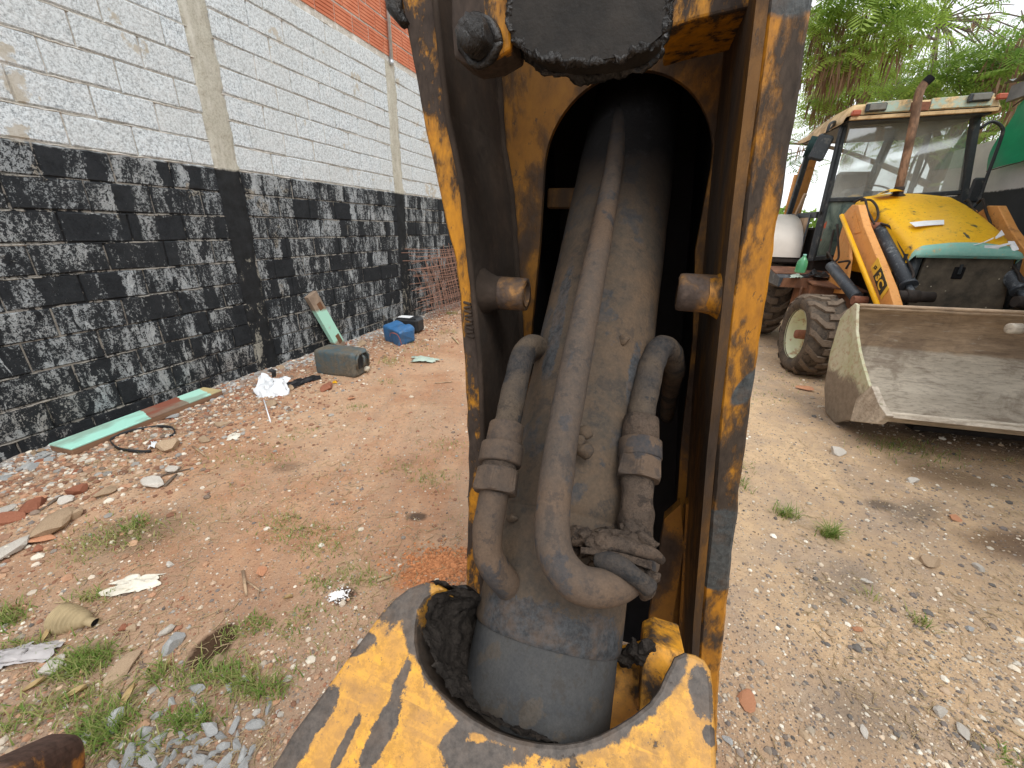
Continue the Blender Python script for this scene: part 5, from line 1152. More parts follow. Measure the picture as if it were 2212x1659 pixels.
for c in centres[::5]:
    q = min((V(p) for P in tips for p in P), key=lambda p: (p-c).length); b.tube([q, q.lerp(c, .5)+V((0, 0, .12)), c], [.014, .009, .004], 5, cap=False)
tag(b.build('twigs', M['bark'], tree, recalc=False), kind='stuff')
b = MB(); b.att['tint'] = []
for k in range(15000):
    u = rt_.random(); x = -60+150*u; zmax = 3.6+1.9*mn.noise((x*.09, 0, 0))+1.2*mn.noise((x*.35, 2, 0)); z = zmax*rt_.random()**.6; y = 62+rt_.uniform(-4, 4); s = .35
    p = V((x, y, z)); a = V((rt_.uniform(-1, 1), rt_.uniform(-1, 1), rt_.uniform(-1, 1))).normalized()*s; c = V((rt_.uniform(-1, 1), rt_.uniform(-1, 1), rt_.uniform(-1, 1))).normalized()*s
    b.add([p-a, p+c, p+a, p-c], [(0, 1, 2, 3)]); b.att['tint'] += [rt_.random()*.5]*4
o = b.build('distant_trees', M['leaf'], recalc=False); tag(o, 'far row of green trees low on the horizon beyond the yard', 'trees', kind='stuff')

# ------------------------------------------------------------------ stones
PHI = (1+5**.5)/2
ICO = [V(p).normalized() for p in ((-1, PHI, 0), (1, PHI, 0), (-1, -PHI, 0), (1, -PHI, 0), (0, -1, PHI), (0, 1, PHI), (0, -1, -PHI), (0, 1, -PHI), (PHI, 0, -1), (PHI, 0, 1), (-PHI, 0, -1), (-PHI, 0, 1))]
ICF = [(0, 11, 5), (0, 5, 1), (0, 1, 7), (0, 7, 10), (0, 10, 11), (1, 5, 9), (5, 11, 4), (11, 10, 2), (10, 7, 6), (7, 1, 8), (3, 9, 4), (3, 4, 2), (3, 2, 6), (3, 6, 8), (3, 8, 9), (4, 9, 5), (2, 4, 11), (6, 2, 10), (8, 6, 7), (9, 8, 1)]
def rock_mesh(seed, mat, flat=.6, sub=True, name='stone'):
    r = random.Random(seed); vs = [V(p) for p in ICO]; fs = list(ICF)
    if sub:
        md = {}; nf = []
        def m_(a, c):
            k = (min(a, c), max(a, c))
            if k not in md: md[k] = len(vs); vs.append(((vs[a]+vs[c])/2).normalized())
            return md[k]
        for a, c, d in fs: x, y, z = m_(a, c), m_(c, d), m_(d, a); nf += [(a, x, z), (c, y, x), (d, z, y), (x, y, z)]
        fs = nf
    cuts = [(V((r.gauss(0, 1), r.gauss(0, 1), r.gauss(0, 1))).normalized(), r.uniform(.38, .78)) for _ in range(15)]
    out = []
    for v in vs:
        p = v*(1+.16*mn.noise(v*1.5+V((seed, 0, 0))))
        for n_, d in cuts:
            k = p.dot(n_)
            if k > d: p = p-n_*(k-d)
        out.append((p.x*1.15, p.y*.85, p.z*flat))
    b = MB(); b.add(out, fs); return b.mesh(name, mat)
RK = {k: [rock_mesh(i*7+hash_, M[k], fl) for i in range(5)] for hash_, (k, fl) in enumerate((('grey_stone', .55), ('tan_stone', .6), ('red_stone', .6), ('white_stone', .5), ('slab_stone', .22), ('orange_clay', .35)))}
rs = random.Random(21)
def stone_at(px, py, size, kind, label, group=None, cat='stone', rot=None, name='stone', sc=(1, 1, 1), world=None):
    g = world if world is not None else G(px, py); z = gh(g.x, g.y)
    o = link(name, RK[kind][rs.randrange(5)], None, (g.x, g.y, z+size*.10), (rs.uniform(-.25, .25), rs.uniform(-.25, .25), rs.uniform(0, 6.28) if rot is None else rot), (size/2*sc[0], size/2*sc[1], size/2*sc[2]))
    return tag(o, label, cat, group)
def z2(x, y): return x/1.018/1.736, (y/1.018+1250)/1.736
def z4(x, y): return x/1.8855/1.736, (y/1.8855+2000)/1.736
def z5(x, y): return x/2.212/1.736, (y/2.212+1450)/1.736
def z6(x, y): return (x/2.5523+900)/1.736, (y/2.5523+1000)/1.736
def z8(x, y): return (x/1.296+2600)/1.736, (y/1.296+1600)/1.736
def pxsize(p, n):                                          # metres for n display pixels at ground point p
    g = G(*p); return n*(g-CAM).length/F
GL = 'grey crushed stones with flat faces lying in the grassy patch at the lower left'
gst = [(815, 1320, 110), (1020, 1400, 85), (1110, 1290, 60), (1155, 1440, 80), (1060, 1520, 70), (900, 1610, 90), (1060, 1600, 95), (500, 1480, 80), (1210, 1190, 55), (1400, 1120, 75), (1420, 1290, 60), (1350, 1450, 60), (1490, 1390, 120), (1560, 1440, 70), (1650, 1380, 70), (1820, 1360, 95), (1905, 1240, 65), (1580, 1510, 75), (1670, 1500, 70), (1720, 1565, 75), (1740, 1620, 70), (1600, 1630, 75), (1430, 1605, 85), (1310, 1615, 60), (1340, 1530, 60), (1260, 1480, 50), (1160, 1640, 70), (1630, 1090, 55), (1740, 1040, 60), (1370, 1195, 50), (640, 1420, 70), (560, 1430, 60), (1010, 1470, 60), (1450, 1480, 70), (1520, 1560, 60), (1230, 1560, 55), (980, 1560, 50), (770, 1420, 60), (700, 1360, 60), (860, 1490, 45), (420, 1490, 50), (1790, 1540, 50), (1680, 1430, 45), (1280, 1420, 50), (1200, 1500, 55), (1120, 1500, 50), (1380, 1560, 55), (1640, 1560, 50), (1500, 1640, 70), (1340, 1660, 70), (1230, 1690, 70), (1100, 1700, 80), (1600, 1700, 80), (1720, 1700, 70), (1450, 1710, 80), (950, 1700, 80), (800, 1650, 70)]
for x, y, s in gst:
    s *= 1.1
    szw = 'large' if s > 88 else 'medium' if s > 66 else 'small'
    wh_ = ('near the rusty knuckle' if x < 720 else 'left in the heap' if x < 1130 else 'mid heap' if x < 1480 else 'right in the heap')+(', closest to the wet hole' if y < 1150 else ', upper rows' if y < 1400 else ', by the bottom edge of view' if y > 1590 else ', lower rows')
    p = z4(x, y); stone_at(*p, pxsize(p, s/1.8855/1.736), 'grey_stone', szw+' grey crushed stone '+wh_, GL, sc=(1.15, .8, 1))
for x, y, s, k, lab in ((1205, 228, 55, 'white_stone', 'small pale stone alone on dirt above the torn white paper'), (1195, 690, 95, 'white_stone', 'pale grey stone, upper one of two beside the dark wet hole'), (1225, 795, 145, 'grey_stone', 'larger light grey stone just left of the dark wet hole'), (385, 965, 120, 'white_stone', 'whitish stone half sunk in dirt right of the grey plastic bag'),
                        (1540, 920, 95, 'tan_stone', 'tan stone at the lower edge of the dark wet hole'), (425, 1600, 80, 'orange_clay', 'ochre stone near the rusty knuckle'), (880, 675, 60, 'red_stone', 'dark red clay crumb beside the ribbed rubber boot'), (940, 678, 60, 'tan_stone', 'ochre chip touching the dark red clay crumb'), (1830, 125, 35, 'white_stone', 'tiny white stone above the orange clay patch'),
                        (1985, 1290, 50, 'white_stone', 'small cream stone right of the grey crushed stones'), (2035, 1040, 55, 'white_stone', 'cream stone near the yellow casting edge'), (880, 950, 190, 'tan_stone', 'large flat pinkish tan stone set flush in dirt above the crushed stones'), (1850, 280, 110, 'orange_clay', 'flat orange clay shard by the broken twigs')):
    p = z4(x, y); stone_at(*p, pxsize(p, s/1.8855/1.736), k, lab, sc=(1, 1, .25) if s > 180 else (1, 1, 1))
for x, y, s, k, lab in ((1400, 520, 200, 'tan_stone', 'large tan wedge shaped stone at the end of the rubber belt'), (470, 1150, 250, 'tan_stone', 'biggest tan and white rock in the rubble at left'), (1835, 335, 110, 'tan_stone', 'upright ochre stone between the plank and the white bag'), (1700, 450, 110, 'tan_stone', 'tan stone with a chip below the long plank'), (1440, 705, 120, 'white_stone', 'flat white tile chip below the rubber belt'),
                        (1260, 825, 170, 'white_stone', 'broad cream flat stone in the rubble strip'), (890, 905, 140, 'tan_stone', 'beige flat stone left of the broad cream one'), (640, 900, 130, 'red_stone', 'round brick red lump in the rubble strip'), (280, 1035, 160, 'red_stone', 'large brown clod beside the dark wooden splinter'), (370, 1270, 120, 'orange_clay', 'orange clay lump under the biggest tan rock'),
                        (60, 1115, 150, 'red_stone', 'reddish brown clod at the left edge of the view'), (60, 1050, 100, 'white_stone', 'pinkish white stone at the left edge of the view'), (545, 975, 95, 'white_stone', 'white rounded stone under the dark wooden splinter'), (100, 1380, 170, 'white_stone', 'crumbly white lump at the left edge low in the rubble'), (640, 1080, 130, 'tan_stone', 'brownish stone right of the biggest tan rock'), (340, 970, 90, 'orange_clay', 'orange cut brick chip by the dark wooden splinter')):
    p = z5(x, y); stone_at(*p, pxsize(p, s/2.212/1.736), k, lab)
for x, y, s, k, lab in ((315, 1330, 140, 'tan_stone', 'olive tan boulder under the white bag'), (465, 1180, 110, 'tan_stone', 'pointed tan stone right of the white bag'), (1055, 1275, 95, 'orange_clay', 'round flat ochre disc of clay right of the white bag'), (815, 1185, 160, 'red_stone', 'flat red brick piece below the grey blue canister'), (1170, 760, 130, 'tan_stone', 'cream rubble heap stone near the leaning post foot'), (390, 985, 80, 'tan_stone', 'brown stone by the wall above the white bag')):
    p = z6(x, y); stone_at(*p, pxsize(p, s/2.5523/1.736), k, lab)
for x, y, s, k, lab in ((695, 135, 70, 'white_stone', 'white flat stone left of the bucket shade'), (240, 1335, 90, 'orange_clay', 'long orange clay shard near the yellow arm edge'), (1150, 665, 80, 'tan_stone', 'cream diamond shaped chip on the gravel at right'), (838, 755, 40, 'white_stone', 'small white stone in the middle of the right gravel'), (1190, 1395, 55, 'white_stone', 'grey white pointed stone at the lower right'), (790, 990, 45, 'orange_clay', 'pinkish square chip in the right gravel'),
                        (1060, 268, 45, 'white_stone', 'white stone by the oil stain at right'), (1310, 1490, 50, 'white_stone', 'white oval stone near the lower right corner'), (823, 1485, 38, 'white_stone', 'small cream stone at the bottom of the right gravel'), (1340, 990, 35, 'grey_stone', 'dark grey pebble in the right gravel'), (165, 1525, 45, 'grey_stone', 'dark slate pebble beside the yellow arm foot'), (1270, 445, 60, 'orange_clay', 'pink brick chip in the right gravel near the stains'),
                        (1385, 690, 45, 'white_stone', 'pale stone right of the cream diamond chip')):
    p = z8(x, y); stone_at(*p, pxsize(p, s/1.296/1.736), k, lab)
p = c7(355, 1262); stone_at(*p, .26, 'orange_clay', 'flat brown orange shard on the ground below the front tyre', sc=(1, .6, .3))
# rubble strip
KW = {'red_stone': 'brick red', 'tan_stone': 'tan', 'white_stone': 'pale', 'slab_stone': 'flat grey', 'orange_clay': 'orange clay'}
LM = [(z5(560, 560), 'left end of the long painted plank'), (z5(1100, 330), 'middle of the long painted plank'), (z5(1800, 60), 'right end of the long painted plank'), (z5(1200, 500), 'black rubber belt'), (z6(300, 1250), 'white bag'), (z6(960, 920), 'grey canister'), (z6(950, 740), 'foot of the leaning post'), (z6(1500, 640), 'blue canister'), (z6(1800, 450), 'rusty wire mesh'), (z5(150, 800), 'left edge of the view'), (z5(650, 900), 'round red lump'), (z5(450, 1150), 'biggest tan rock')]
def near(g): return min(LM, key=lambda q: (G(*q[0])-g).length)[1]
WU, WN = WALL.u, WALL.v
for k in range(150):
    s = rs.uniform(.2, 6.5); d = abs(rs.gauss(0, .45))+.05
    g = WALL.O+WU*s+WN*d; kind = rs.choices(['red_stone', 'tan_stone', 'white_stone', 'slab_stone', 'orange_clay'], [5, 4, 3, 4 if d < .35 else .3, 1.6])[0]
    sz = rs.uniform(.025, .075)*(1.2 if kind == 'slab_stone' else 1); szw = 'small' if sz < .04 else 'medium' if sz < .06 else 'large'
    stone_at(0, 0, sz, kind, '%s %s stone piece near the %s' % (szw, KW[kind], near(g)), 'rubble stones along the foot of the wall', world=g)
for k in range(34):
    s = rs.uniform(.6, 2.4) if k < 24 else rs.uniform(3, 5.5); g = WALL.O+WU*s+WN*rs.uniform(.03, .34)
    stone_at(0, 0, rs.uniform(.06, .13), 'slab_stone', 'flat grey mortar flake by the wall near the '+near(g), 'mortar flakes fallen below the wall', cat='mortar flake', name='mortar_flake', world=g)

# pebbles, crumbs, straw and grass are beyond counting
def inview(g, m_=.15):
    q = g-CAM; z = q.dot(fwd)
    return z > .05 and abs(q.dot(right)) < z*(1106+60)/F and abs(q.dot(up)) < z*(830+60)/F
PAL_L = [(.42, .24, .15), (.32, .16, .10), (.52, .38, .27), (.60, .52, .42), (.24, .18, .14), (.48, .30, .19), (.44, .26, .16), (.36, .34, .31), (.26, .14, .09), (.38, .23, .15), (.30, .18, .12), (.66, .60, .50)]
PAL_R = [(.52, .44, .34), (.62, .55, .44), (.18, .155, .14), (.24, .20, .17), (.44, .33, .23), (.34, .28, .22), (.14, .13, .12), (.56, .45, .33), (.72, .67, .57), (.30, .26, .22), (.48, .36, .24), (.40, .30, .20)]
base = []
for i in range(12):
    r = random.Random(i+50); base.append([(p.x*r.uniform(.75, 1.2), p.y*r.uniform(.7, 1.1), p.z*r.uniform(.45, .8)) for p in ICO])
OCT = [(1, 0, 0), (-1, 0, 0), (0, 1, 0), (0, -1, 0), (0, 0, 1), (0, 0, -1)]; OCF = [(0, 2, 4), (2, 1, 4), (1, 3, 4), (3, 0, 4), (2, 0, 5), (1, 2, 5), (3, 1, 5), (0, 3, 5)]
pb = MB(); pb.att['tint'] = []; rp = random.Random(99); made = 0; tries = 0
while made < 46000 and tries < 500000:
    tries += 1
    # sample denser close by: uniform over picture rows makes pebble density even to the eye
    px, py = rp.uniform(-60, 2270), 470+1250*rp.random()**.9
    r = ray(px, py)
    if r.z > -60: continue
    g = CAM+r*(-HC/r.z)
    if g.y > 9 or wd(g.x, g.y) < .02: continue
    sidek = g.x > .25
    if (g-G(462, 1398)).length < .085: continue
    den = .5+.9*mn.noise((g.x*1.6, g.y*1.6, 8))+.5*mn.noise((g.x*6, g.y*6, 2))
    if sidek: den += .15
    if wd(g.x, g.y) < 1.1 and g.x < 0: den += .45
    if rp.random() > den+.12: continue
    dist = (g-CAM).length
    s = rp.lognormvariate(-5.85, .55); s = min(.016, max(.0016, s))*(.65+.28*dist)
    if not sidek and rp.random() < .35: s *= .7
    s = min(s*(.78 if sidek else .9), .020)
    col_ = rp.choice(PAL_R if (sidek or rp.random() < .15) else PAL_L); v = rp.uniform(.75, 1.2); col_ = tuple(min(.85, c*v) for c in col_)
    ca, sa = math.cos(rp.uniform(0, 6.28)), math.sin(rp.uniform(0, 6.28)); z = gh(g.x, g.y)+s*.18
    B_ = base[rp.randrange(12)] if s > .0045 else OCT; FF = ICF if s > .0045 else OCF; fl = 1 if s > .0045 else .6
    pb.add([(g.x+(x*ca-y*sa)*s, g.y+(x*sa+y*ca)*s, z+zz*s*fl) for x, y, zz in B_], FF); pb.att['tint'] += [col_]*len(B_); made += 1
tag(pb.build('pebbles', M['pebble'], recalc=False), 'pebbles and crumbs of brick, stone and soil strewn over the whole yard', 'gravel', kind='stuff')
# clods of the rubble strip
pb = MB(); pb.att['tint'] = []
for k in range(13000):
    s = rp.uniform(-.2, 8.5); d = abs(rp.gauss(0, .55))+.02
    if rp.random() < .35: s = rp.uniform(.2, 2.6)
    g = WALL.O+WU*s+WN*d; r0 = rp.uniform(.004, .022)*(1 if rp.random() < .5 else .6); col_ = rp.choice(PAL_L[:2]+PAL_L[4:6]+PAL_L[-1:]+PAL_L) if d > .28 or rp.random() < .4 else rp.choice([(.42, .41, .39), (.55, .54, .51), (.33, .32, .31)]); v = rp.uniform(.7, 1.15)
    ca, sa = math.cos(rp.uniform(0, 6.28)), math.sin(rp.uniform(0, 6.28)); z = gh(g.x, g.y)+r0*.15; B_ = base[rp.randrange(12)]
    pb.add([(g.x+(x*ca-y*sa)*r0, g.y+(x*sa+y*ca)*r0, z+zz*r0) for x, y, zz in B_], ICF); pb.att['tint'] += [tuple(c*v for c in col_)]*12
tag(pb.build('rubble_crumbs', M['pebble'], recalc=False), 'loose reddish clods and grit heaped along the wall foot', 'rubble', kind='stuff')
# orange soil heap
b = MB(); b.att['tint'] = []
for k in range(1500):
    g = G(955, 1222)+V((rp.gauss(0, .085), rp.gauss(0, .05), 0)); r0 = rp.uniform(.003, .010); v = rp.uniform(.7, 1.2); z = gh(g.x, g.y)+r0*.3; B_ = base[rp.randrange(12)]
    b.add([(g.x+x*r0, g.y+y*r0, z+zz*r0) for x, y, zz in B_], ICF); b.att['tint'] += [(.50*v, .215*v, .095*v)]*12
tag(b.build('orange_soil', M['pebble'], recalc=False), 'small spill of bright orange soil beside the yellow arm', 'soil', kind='stuff')
def blade(mb, o, d, L, wv, bend, tint, n=4):
    a = V((math.cos(d), math.sin(d), 0)); s = V((-a.y, a.x, 0))*wv/2; P = []; el = rp.uniform(.9, 1.45); p = V(o)
    for i in range(n+1):
        w_ = (1-(i/n)**1.6)+.04; P += [p-s*w_, p+s*w_]; p = p+(a*math.cos(el)+V((0, 0, math.sin(el))))*L/n; el -= bend/n
    mb.add(P, [(2*i, 2*i+1, 2*i+3, 2*i+2) for i in range(n)]); mb.att['tint'] += [tint]*len(P)
gr = MB(); gr.att['tint'] = []
def clump(mb, px, py, n, rx, ry, L, dry=.25, wv=.0042, ang=None, o=(0, 0, 0)):
    g0 = G(px, py)
    for k in range(int(n*(1.7 if px < 620 and py > 1300 else 1.1))):
        g = g0+V((rp.gauss(0, rx), rp.gauss(0, ry), 0)); t = rp.uniform(.6, 1) if rp.random() < dry+.15 else rp.uniform(0, .40)
        blade(mb, V((g.x, g.y, gh(g.x, g.y)-.003))-V(o), rp.uniform(0, 6.28), L*rp.uniform(.5, 1.3), wv*rp.uniform(.6, 1.3), rp.uniform(.6, 2.0), t)
CL = [(272, 1150, 260, .12, .06, .045, .5), (205, 1180, 160, .10, .05, .04, .6), (300, 1135, 60, .03, .03, .06, .1), (640, 1150, 170, .10, .05, .035, .5), (690, 1185, 140, .09, .05, .035, .5), (600, 1130, 90, .06, .04, .035, .6), (180, 1430, 150, .045, .03, .06, .15), (155, 1455, 90, .05, .02, .05, .2), (210, 1415, 60, .04, .02, .05, .3),
      (15, 1340, 110, .04, .03, .06, .3), (60, 1400, 90, .08, .02, .04, .4), (480, 1445, 90, .06, .03, .05, .25), (440, 1470, 60, .05, .02, .06, .3), (345, 1460, 60, .04, .02, .06, .3), (520, 1475, 70, .05, .02, .055, .3), (560, 1500, 70, .05, .02, .06, .3), (600, 1480, 30, .03, .02, .06, .3), (410, 1560, 130, .045, .02, .055, .12), (215, 1590, 170, .05, .03, .06, .1), (240, 1560, 100, .05, .03, .06, .15),
      (120, 1530, 90, .07, .03, .045, .35), (30, 1560, 60, .05, .03, .045, .5), (190, 1500, 60, .07, .02, .04, .5), (300, 1620, 50, .05, .02, .045, .3), (560, 1350, 70, .03, .02, .035, .2), (620, 1365, 50, .03, .02, .03, .25), (510, 1370, 40, .03, .02, .035, .4), (880, 1010, 90, .11, .06, .035, .6), (930, 1035, 120, .08, .05, .04, .3), (960, 965, 60, .09, .06, .04, .4), (545, 990, 170, .20, .07, .035, .55), (770, 880, 40, .05, .04, .04, .1),
      (655, 935, 50, .08, .05, .03, .3), (880, 740, 90, .14, .10, .07, .15), (905, 755, 60, .16, .10, .05, .3), (845, 785, 90, .10, .08, .08, .8), (975, 680, 80, .08, .06, .10, .1), (970, 720, 60, .10, .08, .06, .2), (840, 825, 40, .06, .04, .04, .1), (615, 950, 30, .06, .05, .03, .3), (200, 1290, 80, .05, .02, .045, .4), (760, 1240, 70, .06, .03, .035, .5), (800, 1255, 60, .05, .02, .035, .5), (690, 1265, 60, .05, .03, .04, .5),
      (650, 1330, 60, .04, .03, .03, .3), (1640, 860, 90, .22, .12, .035, .3), (1700, 820, 90, .25, .15, .035, .4), (1950, 965, 110, .16, .07, .07, .15), (2000, 985, 120, .16, .08, .07, .15), (1910, 955, 60, .12, .06, .05, .2), (1600, 1045, 60, .03, .04, .05, .15), (1985, 1345, 40, .02, .02, .05, .3), (1610, 1010, 40, .05, .05, .04, .3), (2195, 1650, 60, .03, .02, .03, .3), (1880, 1290, 20, .02, .02, .05, .5), (2180, 995, 20, .03, .02, .05, .1)]
for c in CL: clump(gr, *c)
k = 0
while k < 4500:
    px, py = rp.uniform(-40, 1000), rp.uniform(900, 1700); g = G(px, py)
    if wd(g.x, g.y) < .3 or mn.noise((g.x*2.2, g.y*2.2, 31)) < .12: k += 1; continue
    blade(gr, (g.x, g.y, gh(g.x, g.y)), rp.uniform(0, 6.28), rp.uniform(.012, .045), .0022, rp.uniform(.4, 2), rp.random()); k += 1
tag(gr.build('grass', M['grass'], recalc=False), 'thin short grass growing in patches through the red dirt', 'grass', kind='stuff')
for (px, py, n, rx, L, lab) in ((1698, 1112, 90, .028, .085, 'left of the two green grass tufts on the gravel right of the arm'), (1792, 1158, 130, .022, .10, 'right and fuller of the two green grass tufts on the gravel')):
    g = G(px, py); b = MB(); b.att['tint'] = []; clump(b, px, py, n, rx, rx*.6, L, .12, .0045, o=(g.x, g.y, 0)); o = b.build('grass_tuft', M['grass'], recalc=False); o.location = (g.x, g.y, 0); tag(o, lab, 'grass tuft')
sw = MB()
for k in range(4200):
    px, py = (rp.uniform(-40, 1000) if rp.random() < .72 else rp.uniform(1580, 2260)), rp.uniform(850, 1700); g = G(px, py)
    if wd(g.x, g.y) < .25 or mn.noise((g.x*1.7, g.y*1.7, 3)) < -.05: continue
    L = rp.uniform(.015, .07); a = rp.uniform(0, 6.28); P = [V((g.x, g.y, gh(g.x, g.y)+.004))]
    for j in range(4): a += rp.uniform(-.4, .4); q = P[-1]+V((math.cos(a), math.sin(a), 0))*L/4; q.z = gh(q.x, q.y)+rp.uniform(.002, .010); P.append(q)
    sw.tube(P, rp.uniform(.0007, .0018), 3, cap=False)
tag(sw.build('dry_straw', M['straw'], recalc=False), 'bits of dry straw and roots scattered over the dirt', 'straw', kind='stuff')

# ------------------------------------------------------------------ things lying about
def at(p, dz=0.0): g = G(*p); return V((g.x, g.y, gh(g.x, g.y)+dz))
# painted plank
A0, A1 = G(*z5(622, 600)), G(*z5(1858, 92)); L = (A1-A0).length; ax = (A1-A0).normalized(); ang = math.atan2(ax.y, ax.x)
pk = empty('painted_plank', V((A0.x, A0.y, .02)), ang, 'long thick plank painted mint green and brown lying along the foot of the wall', 'plank')
m = Mt('mint_and_brown_painted_wood', .75, 0, .2); P = m.obj(); x = m.xyz(P, 0); z = m.xyz(P, 2); f = m.noise(9, P, 6, .65); xx = m.ma('ADD', x, m.ma('ADD', m.ma('MULTIPLY', f, .10), m.ma('MULTIPLY', m.xyz(P, 1), -.3)))
k_ = m.n('ShaderNodeValToRGB'); r_ = k_.color_ramp; r_.interpolation = 'CONSTANT'
m.l(m.ma('DIVIDE', xx, L), k_.inputs[0])
r_.elements[0].position = 0; r_.elements[0].color = (.38, .72, .60, 1); r_.elements[1].position = .49; r_.elements[1].color = (.24, .085, .055, 1)
e = r_.elements.new(.76); e.color = (.40, .70, .58, 1); e = r_.elements.new(.95); e.color = (.50, .40, .20, 1)
top_ = m.mix(m.ma('MULTIPLY', m.ramp(m.noise(5, m.obj((.4, 1, 1)), 6, .6), .50, .62), .6), k_.outputs[0], (.22, .25, .19)); wood = m.mix(m.ramp(m.noise(6, m.obj((.3, 3, 8)), 5, .6), .3, .7), (.30, .17, .10), (.17, .10, .065))
m.col(m.mix(m.ramp(z, .044, .050), wood, top_)); m.bump(f, .3, .003); M['plank'] = m.m
b = MB(); nx = 30
b.box((L/2, .105, .030), (L, .21, .056), bev=.004); b.build('board', M['plank'], pk)
# leaning post
Bp = G(*z6(965, 775)); Tp = WALL.w(*WALL.px(*z6(672, 262), .05)); d = (Tp-Bp); L = d.length
lp = empty('leaning_post', Bp, 0, 'mint green mortised timber post leaning against the painted wall', 'timber post')
ez = d.normalized(); ey = (WALL.v-ez*WALL.v.dot(ez)).normalized(); ex = ey.cross(ez); Rm = Matrix((ex, ey, ez)).transposed()
m = Mt('worn_mint_timber', .8, 0, .2); P = m.pos(); zz = m.xyz(P, 2); f = m.noise(10, P, 6, .7)
mz = m.ma('MULTIPLY', m.ramp(m.ma('ADD', zz, m.ma('MULTIPLY', f, .12)), .14, .17), m.ramp(m.ma('ADD', zz, m.ma('MULTIPLY', f, .12)), Tp.z-.16, Tp.z-.12, True))
wood = m.mix(m.ramp(f, .35, .65), (.34, .26, .19), (.22, .165, .125)); m.col(m.mix(mz, wood, m.mix(m.ramp(f, .6, .66), (.42, .74, .60), (.45, .50, .42)))); m.bump(f, .4, .004); M['postmint'] = m.m
b = MB(); b.box(Rm @ V((0, 0, L/2)), (.155, .06, L), Rm, bev=.004); o = b.build('timber', M['postmint'], lp)
M['mortise'] = plain('dark_brown_wood_cut', (.17, .085, .045), .25, 14, .9)
b = MB(); b.box(Rm @ V((-.015, .031, L-.17)), (.06, .006, .09), Rm); b.build('mortise', M['mortise'], lp)
b = MB(); b.box(Rm @ V((-.02, .031, .13)), (.06, .006, .12), Rm); b.build('mortise', M['mortise'], lp)
# canisters
def canister(name, label, c, axis_deg, Lx, W, H, mat, tilt=0.0, crush=0.0, capside=True, roll=0.0):
    e = empty(name, c, rad(axis_deg), label, 'canister'); b = MB(); nx, nt = 22, 36; rows = []
    for i in range(nx+1):
        x = -Lx/2+Lx*i/nx; u = abs(x)/(Lx/2); sh = (1-max(0, (u-.86)/.14)**2*.20); groove = 1-.025*(abs((x*14) % 1-.5) < .10)*(u < .82)
        row = []
        for k in range(nt):
            t = 2*math.pi*k/nt; cc, ss = math.cos(t), math.sin(t); p_ = .24
            y = W/2*math.copysign(abs(cc)**p_, cc)*sh*groove; z = H/2*math.copysign(abs(ss)**p_, ss)*sh*groove
            q = V((x, y, z))
            if crush: q += mn.noise_vector(q*9)*crush*(.4+.6*max(0, (x+Lx*.1)/Lx*2))
            row.append((q.x, q.y, q.z+H/2))
        rows.append(row)
    b.grid(rows, closed=True); b.add(rows[0], [tuple(range(nt))[::-1]]); b.add(rows[-1], [tuple(range(nt))])
    o = b.build('body', M[mat], e); 
    e.rotation_euler = (roll, tilt, rad(axis_deg)); return e
M['can_grey'] = worn('dirty_blue_grey_plastic', (.075, .125, .15), (.15, .125, .09), 5, .50, .14, (1, 1, 1), (.05, .075, .085), .5)
M['can_blue'] = worn('blue_plastic', (.045, .16, .36), (.10, .16, .25), 5, .60, .08, (1, 1, 1), (.035, .125, .29), .4)
M['can_black'] = plain('dull_black_plastic', (.025, .027, .03), .3, 18, .5)
M['cap_white'] = plain('grubby_white_cap', (.55, .50, .40), .2, 25, .6)
g0, g1 = G(*z6(790, 1035)), G(*z6(1100, 1072)); c = (g0+g1)/2+V((.0, .13, 0)); a_ = math.degrees(math.atan2((g1-g0).y, (g1-g0).x)); Lc = (g1-g0).length*1.25
cn = canister('grey_canister', 'dirty grey blue plastic canister lying on its side below the leaning post', V((c.x, c.y, gh(c.x, c.y)-.01)), a_, Lc, .27, .27, 'can_grey')
x1 = Lc/2
b = MB(); b.tube([(x1+.005, -.10, .10), (x1+.012, -.10, .20), (x1+.012, -.06, .245), (x1+.012, .06, .245), (x1+.012, .10, .20), (x1+.005, .10, .08)], .013, 8); b.build('end_ridge', M['can_grey'], cn)
b = MB(); b.box((x1+.002, .0, .155), (.012, .13, .14), bev=.004); b.build('handle_recess', M['can_black'], cn)
b = MB(); b.tube([(x1+.004, .0, .22), (x1+.03, .0, .20), (x1+.03, .0, .12), (x1+.004, .0, .10)], .013, 8); b.build('handle', M['can_grey'], cn)
b = MB(); b.lathe([(.028, 0), (.028, .05), (.001, .05)], (x1-.01, .045, .055), (1, 0, 0), 16); b.build('cap', M['cap_white'], cn)
g = at(z6(1510, 745)); cn = canister('blue_canister', 'bright blue dented plastic canister resting beside the black box', g+V((.0, .12, -.01)), -38, .36, .26, .24, 'can_blue', tilt=.10, crush=.034, roll=.12)
b = MB(); b.tube(curve_pts([(.02, -.16, .14), (.10, -.19, .22), (.18, -.15, .20), (.20, -.13, .06), (.12, -.2, .02), (.2, -.22, -.03)], 6), .004, 6); b.build('red_cord', M['redlens'], cn)
g = at(z6(1600, 640)); bx = empty('black_box', g+V((.03, .06, 0)), rad(-12), 'black plastic box with white lid lying behind the blue canister', 'box')
b = MB(); b.box((0, 0, .105), (.36, .24, .20), bev=.03); b.build('body', M['can_black'], bx); b = MB(); b.box((-.05, -.01, .210), (.19, .14, .012), bev=.003); b.build('white_lid', M['tape'], bx); b = MB(); b.box((.0, 0, .205), (.30, .20, .016), bev=.006); b.build('raised_rim', M['can_black'], bx)
